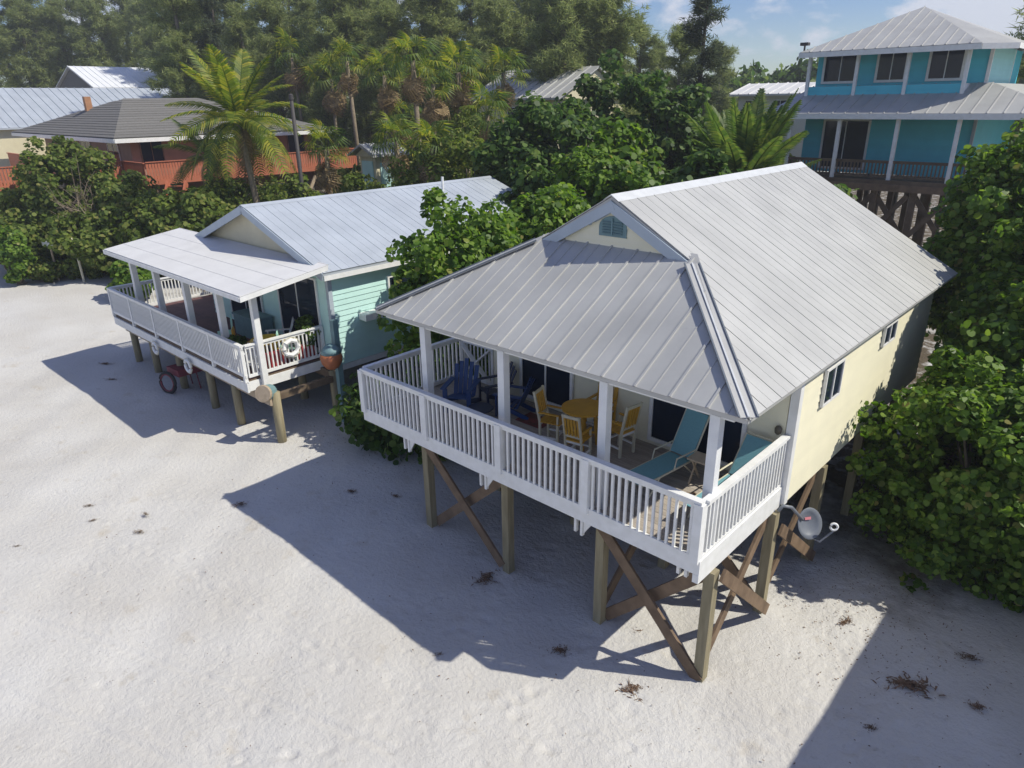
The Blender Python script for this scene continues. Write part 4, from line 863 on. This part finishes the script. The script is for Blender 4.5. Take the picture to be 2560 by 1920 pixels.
fpp(855, 45, 9.6, 'fan palm left of the tallest bright one, half lost in the pines'); fpp(950, 40, 9.0, 'fan palm close right of the tallest bright one'); fpp(1008, 44, 10.2, 'fan palm with ragged brown skirt below the pines, centre'); fpp(1090, 43, 9.6, 'fan palm just left of the small pale roof'); fpp(800, 50, 10.6, 'fan palm above the small teal shed'); fpp(725, 38, 6.0, 'low fan palm beside the end of the orange deck'); fpp(960, 33, 6.2, 'low bushy fan palm below the tallest bright palm'); fpp(880, 36, 6.4, 'low fan palm right of the small teal shed')
for x, y, z, lab in fp: fanpalm(lab, x, y, z, (1.35 if x < -40 else .95) if z > 7 else .9, (RNG.normal(0, .3), RNG.normal(0, .3)))

# ------------------------------------------------------------------ furniture on the yellow cottage porch
def adirondack(label, loc, rz, m, group=None, sc=1.):
    t = thing('adirondack_chair', label, 'chair', loc, rz, group); s = sc
    def B_(n, mb): return obj(n, mb, m, t, False)
    for i in range(5): B_('seat_slat', MB().bar((-.24*s, (-.28+i*.11)*s, (.36-.03*i)*s), (.24*s, (-.28+i*.11)*s, (.36-.03*i)*s), .09*s, .02*s))
    for i in range(5):
        x = (-.2+i*.1)*s; h = (.98-abs(i-2)*.07)*s; B_('back_slat', MB().bar((x, .20*s, .24*s), (x*1.15, .46*s, h), .088*s, .02*s, (0, -1, .3)))
    for k in (-1, 1):
        B_('arm', MB().bar((.29*k*s, -.36*s, .56*s), (.29*k*s, .34*s, .56*s), .11*s, .022*s)); B_('leg', MB().bar((.26*k*s, -.30*s, 0), (.26*k*s, -.30*s, .55*s), .03*s, .10*s)); B_('leg', MB().bar((.25*k*s, -.28*s, .30*s), (.25*k*s, .48*s, .02), .03*s, .10*s))
    return t
adirondack('blue adirondack chair nearest the front rail on the yellow porch', (-6.15, 1.45, FL), .5, M['blue'], sc=.95)
adirondack('dark navy adirondack chair by the X-braced gate', (-5.85, 2.12, FL), -.4, M['navy'], sc=.85)
adirondack('blue adirondack chair beside the left sliding door', (-5.2, 1.95, FL), -1.2, M['blue'], sc=.85)
mtb = thing('round_mat', 'low round dark table between the blue chairs', 'table', (-5.45, 1.30, FL)); obj('tabletop', MB().lathe([(.24, .24), (.26, .26), (.24, .28)], 18), M['navy'], mtb, False); obj('leg', MB().tube([(0, 0, 0), (0, 0, .25)], .04, 8), M['navy'], mtb, False)
rug = tag(obj('floor_rug', MB().prism([(-4.95, 1.75, FL+.003), (-4.3, 1.75, FL+.003), (-4.3, 2.2, FL+.003), (-4.95, 2.2, FL+.003)], (0, 0, .012)), mat('rug', (.22, .05, .05), (.10, .05, .03), 9, .9)), 'small dark red mat in front of the left sliding door', 'mat')
tb = thing('bar_table', 'high round ochre table on the yellow cottage porch', 'table', (-3.32, 1.80, FL))
obj('tabletop', MB().lathe([(.36, .70), (.40, .71), (.40, .735), (.37, .745)], 24), M['ochre'], tb, False)
for i in range(4): a = i*math.pi/2+.6; obj('leg', MB().bar((.26*math.cos(a), .26*math.sin(a), 0), (.20*math.cos(a), .20*math.sin(a), .70), .05, .05), M['ochre'], tb, False)
for i in range(2): a = i*math.pi/2+.6; obj('stretcher', MB().bar((.24*math.cos(a), .24*math.sin(a), .25), (-.24*math.cos(a), -.24*math.sin(a), .25), .03, .04), M['ochre'], tb, False)
def bar_chair(label, loc, rz, s=.9, fm='framepale'):
    t = thing('bar_chair', label, 'chair', loc, rz, 'ochre and white high chairs'); w = .19*s
    for x in (-w, w):
        obj('leg', MB().bar((x, -.19*s, 0), (x, -.19*s, .50*s), .045*s, .045*s), M[fm], t, False)
        obj('back_post', MB().bar((x, .19*s, 0), (x, .20*s, .52*s), .045*s, .045*s).bar((x, .20*s, .50*s), (x, .33*s, 1.12*s), .04*s, .045*s), M[fm], t, False)
        obj('stretcher', MB().bar((x, -.19*s, .18*s), (x, .19*s, .18*s), .03*s, .035*s), M['white'], t, False); obj('arm', MB().bar((x, -.21*s, .70*s), (x, .23*s, .70*s), .05*s, .025*s), M['ochre'], t, False)
        obj('arm_post', MB().bar((x, -.19*s, .50*s), (x, -.19*s, .69*s), .035*s, .035*s), M[fm], t, False)
    obj('stretcher', MB().bar((-w, -.19*s, .26*s), (w, -.19*s, .26*s), .03*s, .035*s), M['white'], t, False)
    obj('seat_rail', MB().bar((-w, -.19*s, .46*s), (w, -.19*s, .46*s), .03*s, .05*s).bar((-w, .19*s, .46*s), (w, .19*s, .46*s), .03*s, .05*s), M['white'], t, False)
    for i in range(5): obj('seat_slat', MB().bar((-w-.02, (-.2+.095*i)*s, .51*s), (w+.02, (-.2+.095*i)*s, .51*s), .085*s, .022*s), M['ochre'], t, False)
    for z in (.62, 1.08): obj('back_rail', MB().bar((-w, (.20+(z-.5)*.21)*s, z*s), (w, (.20+(z-.5)*.21)*s, z*s), .03*s, .06*s), M[fm], t, False)
    for i in range(5): x = w*(-.8+.4*i); obj('back_slat', MB().bar((x, .225*s, .60*s), (x, .325*s, 1.08*s), .05*s, .018*s, (0, -1, .2)), M['ochre'], t, False)
    return t
bar_chair('white and ochre high chair left of the round table, in profile', (-3.78, 1.50, FL), math.pi/2+.25)
bar_chair('white and ochre high chair nearest the rail, back to the viewer', (-3.05, 1.30, FL), math.pi+.15, .82)
bar_chair('ochre high chair right of the round table, facing left', (-2.66, 2.0, FL), -math.pi/2-.15)
bar_chair('ochre high chair behind the round table against the wall', (-3.35, 2.33, FL), .05, 1.0, 'ochre')
def lounger(label, loc, rz, back=1.0, s=1.):
    t = thing('sun_lounger', label, 'lounger', loc, rz, 'aqua sling loungers'); w = .21; bl = .72*s; bz = .30+bl*math.sin(back); by = .50+bl*math.cos(back)
    obj('seat', MB().prism([(-w, -.75, .305), (w, -.75, .305), (w, .49, .30), (-w, .49, .30)], (0, 0, .014)), M['sling'], t, False)
    obj('backrest', MB().prism([(-w, .52, .32), (w, .52, .32), (w, by, bz), (-w, by, bz)], (0, -.012, .008)), M['sling'], t, False)
    for x in (-w-.015, w+.015):
        obj('rail', MB().tube([(x, -.78, .30), (x, .52, .30), (x, by+.02, bz+.02)], .016, 6), M['framepale'], t, False)
        obj('leg', MB().tube([(x, -.30, .30), (x, -.58, 0)], .014, 6), M['framepale'], t, False); obj('leg', MB().tube([(x, .30, .30), (x, .62, 0)], .014, 6), M['framepale'], t, False)
        obj('arm', MB().tube([(x, .05, .30), (x, .10, .48), (x, .60, .47)], .014, 6), M['framepale'], t, False)
    obj('cross_bar', MB().tube([(-w, by+.02, bz+.02), (w, by+.02, bz+.02)], .016, 6), M['framepale'], t, False)
    return t
lounger('aqua sling lounger with raised back left of the folding table', (-1.55, 1.55, FL), -.12, 1.05, 1.1)
lounger('aqua sling lounger tucked into the sunny corner by the side rail', (-.42, 1.50, FL), -.05, .85)
ft = thing('folding_table', 'small pale folding table between the aqua loungers', 'table', (-1.02, 1.95, FL))
obj('tabletop', MB().prism([(-.21, -.16, .44), (.21, -.16, .44), (.21, .16, .44), (-.21, .16, .44)], (0, 0, .025)), M['wicker'], ft, False)
for x in (-.15, .15):
    obj('leg', MB().bar((x, -.15, 0), (x, .13, .44), .022, .03), M['wicker'], ft, False); obj('leg', MB().bar((x*.85, .15, 0), (x*.85, -.13, .44), .022, .03), M['wicker'], ft, False)
rp = [Vector((.30*math.cos(t)*(.6+.1*math.sin(3*t))-.02, .26*math.sin(t)-.12, .03+.02*math.sin(5*t))) for t in lin(.4, 5.6, 16)]
tag(obj('coiled_hose', MB().tube([Vector((-.92, 1.5, FL))+p*.55 for p in rp], .018, 6), M['brace']), 'brown looped hose on the sunny deck below the folding table', 'hose')

# satellite dish on the right-hand pile
sd = thing('satellite_dish', 'grey satellite dish on a bent arm fixed under the yellow wall', 'satellite dish', (.34, 2.85, 0))
ax = Vector((.72, -.50, .36)).normalized(); Tm = Matrix.Translation((.42, 2.98, 1.66)) @ ax.to_track_quat('Z', 'Y').to_matrix().to_4x4() @ Matrix.Diagonal((.78, .92, .9, 1))
obj('reflector', MB().lathe([(.01, -.075), (.10, -.066), (.20, -.035), (.28, .01), (.285, .014), (.28, .022), (.20, -.022), (.10, -.053), (.01, -.062)], 28, Tm), M['grey'], sd, smooth=True)
obj('brand_mark', MB().prism([Tm @ Vector(p) for p in ((-.07, .06, -.035), (.07, .06, -.035), (.07, .11, -.030), (-.07, .11, -.030))], ax*.004), M['pink'], sd)
obj('mast', MB().tube([(.10, 2.42, 2.02), (.14, 2.46, 2.12), (.22, 2.62, 2.05), (.32, 2.92, 1.72)], .028, 8), M['grey'], sd, smooth=True)
pf = Vector((.62, 3.06, 1.66))+Vector((.14, .05, -.06))
obj('feed_arm', MB().tube([(.40, 3.0, 1.42), (.62, 2.98, 1.40), pf], .018, 6), M['grey'], sd)
obj('feed_horn', MB().ring(pf+Vector((0, 0, .08)), .055, .02, (.5, -.8, .2), 12, 6), M['column'], sd, smooth=True)

# ------------------------------------------------------------------ furniture and floats at the mint cottage
yt = thing('round_table', 'round yellow table on the mint cottage porch', 'table', (-13.25, 1.05, BF))
obj('tabletop', MB().lathe([(.42, .68), (.45, .69), (.45, .715), (.43, .725)], 22), M['sunyellow'], yt, False)
for i in range(4): a = i*math.pi/2; obj('leg', MB().bar((.28*math.cos(a), .28*math.sin(a), 0), (.2*math.cos(a), .2*math.sin(a), .68), .05, .05), M['sunyellow'], yt, False)
def porch_chair(label, loc, rz, m, s=1.):
    t = thing('porch_chair', label, 'chair', loc, rz)
    obj('seat', MB().bx(-.2*s, .2*s, -.2*s, .2*s, .42*s, .45*s), m, t, False)
    for x in (-.18, .18):
        obj('leg', MB().bar((x*s, -.18*s, 0), (x*s, -.18*s, .42*s), .04, .04), m, t, False); obj('leg', MB().bar((x*s, .18*s, 0), (x*s, .22*s, .9*s), .04, .04), m, t, False)
    obj('back_rail', MB().bar((-.18*s, .22*s, .88*s), (.18*s, .22*s, .88*s), .03, .06), m, t, False)
    for i in range(4): obj('back_slat', MB().bar(((-.13+.087*i)*s, .2*s, .45*s), ((-.13+.087*i)*s, .22*s, .86*s), .045, .015), m, t, False)
    return t
porch_chair('mint green chair right of the yellow table on the mint porch', (-12.98, 1.45, BF), 2.6, M['mint'])
porch_chair('mint green chair in the middle of the mint porch', (-15.55, .95, BF), -.4, M['mint'])
porch_chair('ochre chair just right of the second column from the right', (-14.15, .8, BF), 2.6, M['ochre'])
adirondack('white adirondack chair in the near corner of the mint porch', (-13.1, .42, BF), .6, M['white'], sc=.8)
adirondack('grey-white adirondack chair behind the ochre chair', (-14.0, 1.75, BF), -.6, M['column'])
tag(obj('storage_chest', MB().bx(-16.6, -15.3, 1.75, 2.3, BF+.002, BF+.62).bx(-16.63, -15.27, 1.72, 2.32, BF+.62, BF+.68), M['tealmetal']), 'long teal storage chest against the mint cottage wall', 'chest')
tag(obj('red_cooler', MB().bx(-12.96, -12.74, .75, 1.25, BF+.002, BF+.40).bx(-12.98, -12.73, .73, 1.27, BF+.40, BF+.47), M['red']), 'red cooler behind the side rail of the mint porch', 'cooler')
tag(obj('red_cushion', MB().bx(-12.98, -12.74, 1.55, 2.1, BF+.002, BF+.45), M['red']), 'red bench cushion behind the side rail near the wall', 'cushion')
def potplant(label, x, y, z, h=.9, r=.35):
    t = thing('potted_plant', label, 'plant', (x, y, z)); obj('pot', MB().lathe([(.12, 0), (.17, .28), (.18, .3), (.15, .3)], 12), M['rust'], t, False)
    P, Nn = crown_points((0, 0, .3+h*.45), (r, r, h*.5), 26, 22, .14); V, F = leaf_cloud(P, Nn, .07*RNG.uniform(.6, 1.2, len(P)), .5); me = np_mesh(bpy.data.meshes.new('foliage'), V, F, 8); me.materials.append(M['darkleaf']); link('foliage', me, t, False)
potplant('potted leafy plant by the right end of the mint sliding door', -12.95, 2.0, BF, .95, .28)
potplant('potted plant behind the front rail of the mint porch', -13.9, .5, BF, .5, .22)
def lifering(label, c, axis, R=.2, r=.065, m='white'):
    t = thing('life_ring', label, 'life ring', (c[0], c[1], c[2]-R)); obj('ring', MB().ring(c, R, r, axis, 8 if R > .19 else 16, 8), M[m], t)
    a = Vector(axis).normalized(); obj('rope', MB().ring(Vector(c)+a*.0, R+r+.012, .012, axis, 16, 5), M['framepale'], t)
lifering('white octagonal life ring hung on the side rail of the mint porch', (BXR+.11, 1.32, 2.18), (1, 0, 0), .205)
lifering('white life ring hanging below the middle of the front fascia', (-16.05, -.06, 1.20), (0, 1, 0), .17, .05)
lifering('pale life ring hanging below the far part of the front fascia', (-18.35, -.06, 1.22), (0, 1, 0), .16, .05)
bu = thing('wooden_spool', 'round beige spool end on the corner pile of the mint cottage', 'spool', (-12.0, .15, 0)); T2 = Matrix.Translation((-11.98, .12, 1.42)) @ Vector((.55, -.8, .25)).normalized().to_track_quat('Z', 'Y').to_matrix().to_4x4()
obj('spool_end', MB().lathe([(.02, .10), (.205, .10), (.22, .08), (.22, .02), (.17, 0)], 22, T2), M['beige'], bu); obj('drum', MB().lathe([(.20, -.28), (.20, 0)], 16, T2), M['tealmetal'], bu)
fb = thing('hanging_float', 'orange and grey float hanging from a teal post by the mint porch', 'float', (-11.75, 2.1, 0))
obj('post', MB().bx(-11.83, -11.68, 2.1, 2.25, -.2, 2.9), M['tealmetal'], fb)
obj('float', MB().lathe([(.02, -.30), (.16, -.26), (.26, -.12), (.29, .02), (.26, .14)], 20, Matrix.Translation((-11.62, 1.9, 1.95))), M['rust'], fb, smooth=True); obj('float_cap', MB().lathe([(.262, .14), (.22, .26), (.12, .36), (.02, .40)], 20, Matrix.Translation((-11.62, 1.9, 1.95))), M['tealmetal'], fb, smooth=True)
ct = thing('beach_cart', 'small red beach cart with a big wheel in the shade of the mint cottage', 'cart', (-17.5, .1, 0)); M['dred'] = mat('faded_red', (.24, .045, .06), (.17, .035, .05), 6, .6)
obj('wheel', MB().ring((-17.45, -.22, .36), .31, .05, (.35, -1, .1), 20, 6), M['rubber'], ct, smooth=True)
obj('rim', MB().ring((-17.45, -.24, .36), .26, .025, (.35, -1, .1), 20, 5), M['dred'], ct, smooth=True)
obj('tray', MB().prism([(-17.8, -.05, .55), (-17.1, -.0, .55), (-17.1, .75, .55), (-17.8, .65, .55)], (0, 0, .2)), M['dred'], ct)
for k in (-.12, .12): obj('handle', MB().tube([(-17.45+k*2, .5, .6), (-17.4+k*2, 1.0, .95)], .02, 6), M['dred'], ct); obj('leg', MB().tube([(-17.45+k*2.4, .55, .56), (-17.45+k*2.4, .6, 0)], .02, 6), M['dred'], ct)
# shower post, sign, utility pole -----------------------------------
shw = thing('shower_post', 'crooked pale shower post at the edge of the bushes', 'shower', (-35.5, 3.0, 0)); obj('pole', MB().tube([(-35.5, 3.0, -.1), (-35.55, 3.0, 1.2), (-35.7, 3.0, 2.1)], .06, 6), M['framepale'], shw); obj('neck', MB().tube([(-35.7, 3.0, 2.1), (-36.0, 2.95, 2.2), (-36.35, 2.9, 2.12)], .05, 6), M['framepale'], shw)
sg = thing('low_sign', 'low white board on a stake below the left bushes', 'sign', (-36.9, 2.1, 0)); obj('board', MB().prism([(-37.35, 2.1, 1.75), (-36.45, 2.35, 1.75), (-36.45, 2.35, 2.0), (-37.35, 2.1, 2.0)], (.02, -.05, 0)), M['white'], sg); obj('stake', MB().tube([(-36.9, 2.27, -.1), (-36.9, 2.27, 1.8)], .05, 6), M['beige'], sg)
up1 = thing('utility_pole', 'thin dark pole rising in front of the tan house', 'pole', (-26.7, 10.6, 0)); obj('shaft', MB().tube([(-26.7, 10.6, -.2), (-26.72, 10.6, 8.3)], [.11, .085], 8), M['darkpole'], up1, smooth=True); obj('pole_cap', MB().lathe([(.10, 8.28), (.11, 8.32), (.10, 8.5), (.03, 8.55)], 10, Matrix.Translation((-26.72, 10.6, 0))), M['darkpole'], up1)

# ------------------------------------------------------------------ sea air
hz = obj('haze', MB().bx(-330, 330, -60, 420, -1.0, 34), None)
hm = bpy.data.materials.new('haze'); hm.use_nodes = True; ht = hm.node_tree; ht.nodes.clear()
hv = ht.nodes.new('ShaderNodeVolumePrincipled'); hv.inputs['Color'].default_value = (.93, .95, 1, 1); hv.inputs['Density'].default_value = .0011; hv.inputs['Anisotropy'].default_value = .3
ht.links.new(hv.outputs[0], ht.nodes.new('ShaderNodeOutputMaterial').inputs['Volume']); hz.data.materials.append(hm); tag(hz, None, None, None, 'stuff')

# ------------------------------------------------------------------ seaweed and litter on the sand
WEED = []
for v in range(4):
    mb = MB()
    for i in range(120):
        rr = min(abs(RNG.normal(0, .10)), .19); an = RNG.uniform(0, 6.28); p = Vector((rr*math.cos(an)*1.25, rr*math.sin(an)*.8, max(.0, RNG.normal(.03, .014)-rr*.09))); a = RNG.uniform(0, 6.28); d = Vector((math.cos(a), math.sin(a), RNG.normal(0, .25))); l = RNG.uniform(.03, .10); s = Vector((-d.y, d.x, 0))*RNG.uniform(.003, .010)
        q = p+d*l*.5+Vector((RNG.normal(0, .012), RNG.normal(0, .012), RNG.uniform(.0, .02))); e = q+d*l*.5+Vector((RNG.normal(0, .015), RNG.normal(0, .015), -.012))
        mb.add([p-s, p+s, q+s, q-s, e], [(0, 1, 2, 3), (3, 2, 4)])
    WEED.append((mb.mesh('seaweed_clump', M['weed']), mb.mesh('seaweed_clump', M['weed2'])))
weeds = [(-4.05, -.06, 1.5, .9, 0, 'largest dark seaweed clump in the house shadow beside the third pile'), (-.61, -.44, 1.15, 1.2, 0, 'brown seaweed tuft on sunlit sand left of the corner pile'), (-1.9, -.54, .9, 1, 0, 'seaweed tuft at the tip of the porch shadow'), (2.37, 2.38, 2.2, .75, 0, 'long seaweed heap in the shadow at lower right'), (.51, .46, .7, .8, 0, 'small brown tuft just right of the corner pile'), (1.03, 1.28, .75, .9, 0, 'brown tuft halfway between corner pile and right shadow'), (-9.85, -1.84, .9, .8, 0, 'dark clump on the left point of the porch shadow'), (-8.48, .1, .8, .9, 0, 'dark clump in shade near the left end of the porch'), (-8.34, -1.16, .8, .9, 0, 'dark clump in the middle of the left shadow'), (-7.58, .64, .7, .7, 0, 'thin dark clump in shade under the left porch corner'), (-3.25, -1.89, .8, .7, 1, 'pale weed wisp at the shadow corner on bright sand'), (-1.21, .65, .7, .9, 0, 'dark scrap beneath the porch between the front piles'), (-11.0, -3.4, .9, .7, 1, 'pale weed patch right of centre on the left sand'), (-10.4, -3.75, 1.0, .7, 1, 'wide pale weed patch on the left sand'), (-12.3, -4.1, .9, .6, 1, 'grey weed clump on the open left sand'), (-11.6, -4.25, .8, .6, 1, 'small grey weed streak on the open left sand'), (-11.7, -5.6, .9, .6, 1, 'faint weed clump low on the left sand'), (-20.0, -1.0, 1.6, .6, 0, 'dark weed streak in the mint cottage shadow'), (-21.8, -.6, 1.4, .6, 0, 'dark weed streak near the far tip of the mint shadow'), (-19.4, -1.6, 1.2, .6, 0, 'short weed streak nearest the edge of the mint shadow'), (-23.6, 1.6, 2.2, .8, 1, 'pale weed pile beside the far corner of the mint porch'), (2.9, 3.6, 1.0, .6, 0, 'weed scraps in shade under the right bushes'), (1.2, 3.1, 1.2, .6, 0, 'weed scraps on sunlit sand beside the right bushes'), (3.2, 2.6, .8, .9, 0, 'weed scrap at the right edge in shadow'), (2.2, 1.2, .6, .8, 0, 'small dark weed speck in the lower right shadow')]
for x, y, s_, as_, k, lab in weeds:
    o = link('seaweed_clump', WEED[RNG.integers(4)][k]); o.location = (x, y, .0); s_ *= .68 if k else .9; o.scale = (s_, s_*as_, min(s_, 1.2)*.8); o.rotation_euler = (0, 0, .76+RNG.normal(0, .3)); tag(o, lab, 'seaweed', 'seaweed clumps on the sand')
P = np.stack([RNG.normal(1.3, 1.0, 900), RNG.normal(3.8, 1.3, 900), np.full(900, .035)], 1); P = np.concatenate([P, np.stack([RNG.uniform(-11, 5, 700), RNG.uniform(-6, 4, 700), np.full(700, .03)], 1), np.stack([RNG.normal(-9.5, 1.2, 700), RNG.normal(1.8, .9, 700), np.full(700, .035)], 1)])
V, F = leaf_cloud(P, np.array([0, 0, 1.])+RNG.normal(0, .35, P.shape), RNG.uniform(.005, .021, len(P)), .45); me = np_mesh(bpy.data.meshes.new('leaf_litter'), V, F, 8); me.materials.append(M['weed']); tag(link('leaf_litter', me), 'scattered dry leaf litter and bits on the sand', 'litter', None, 'stuff')
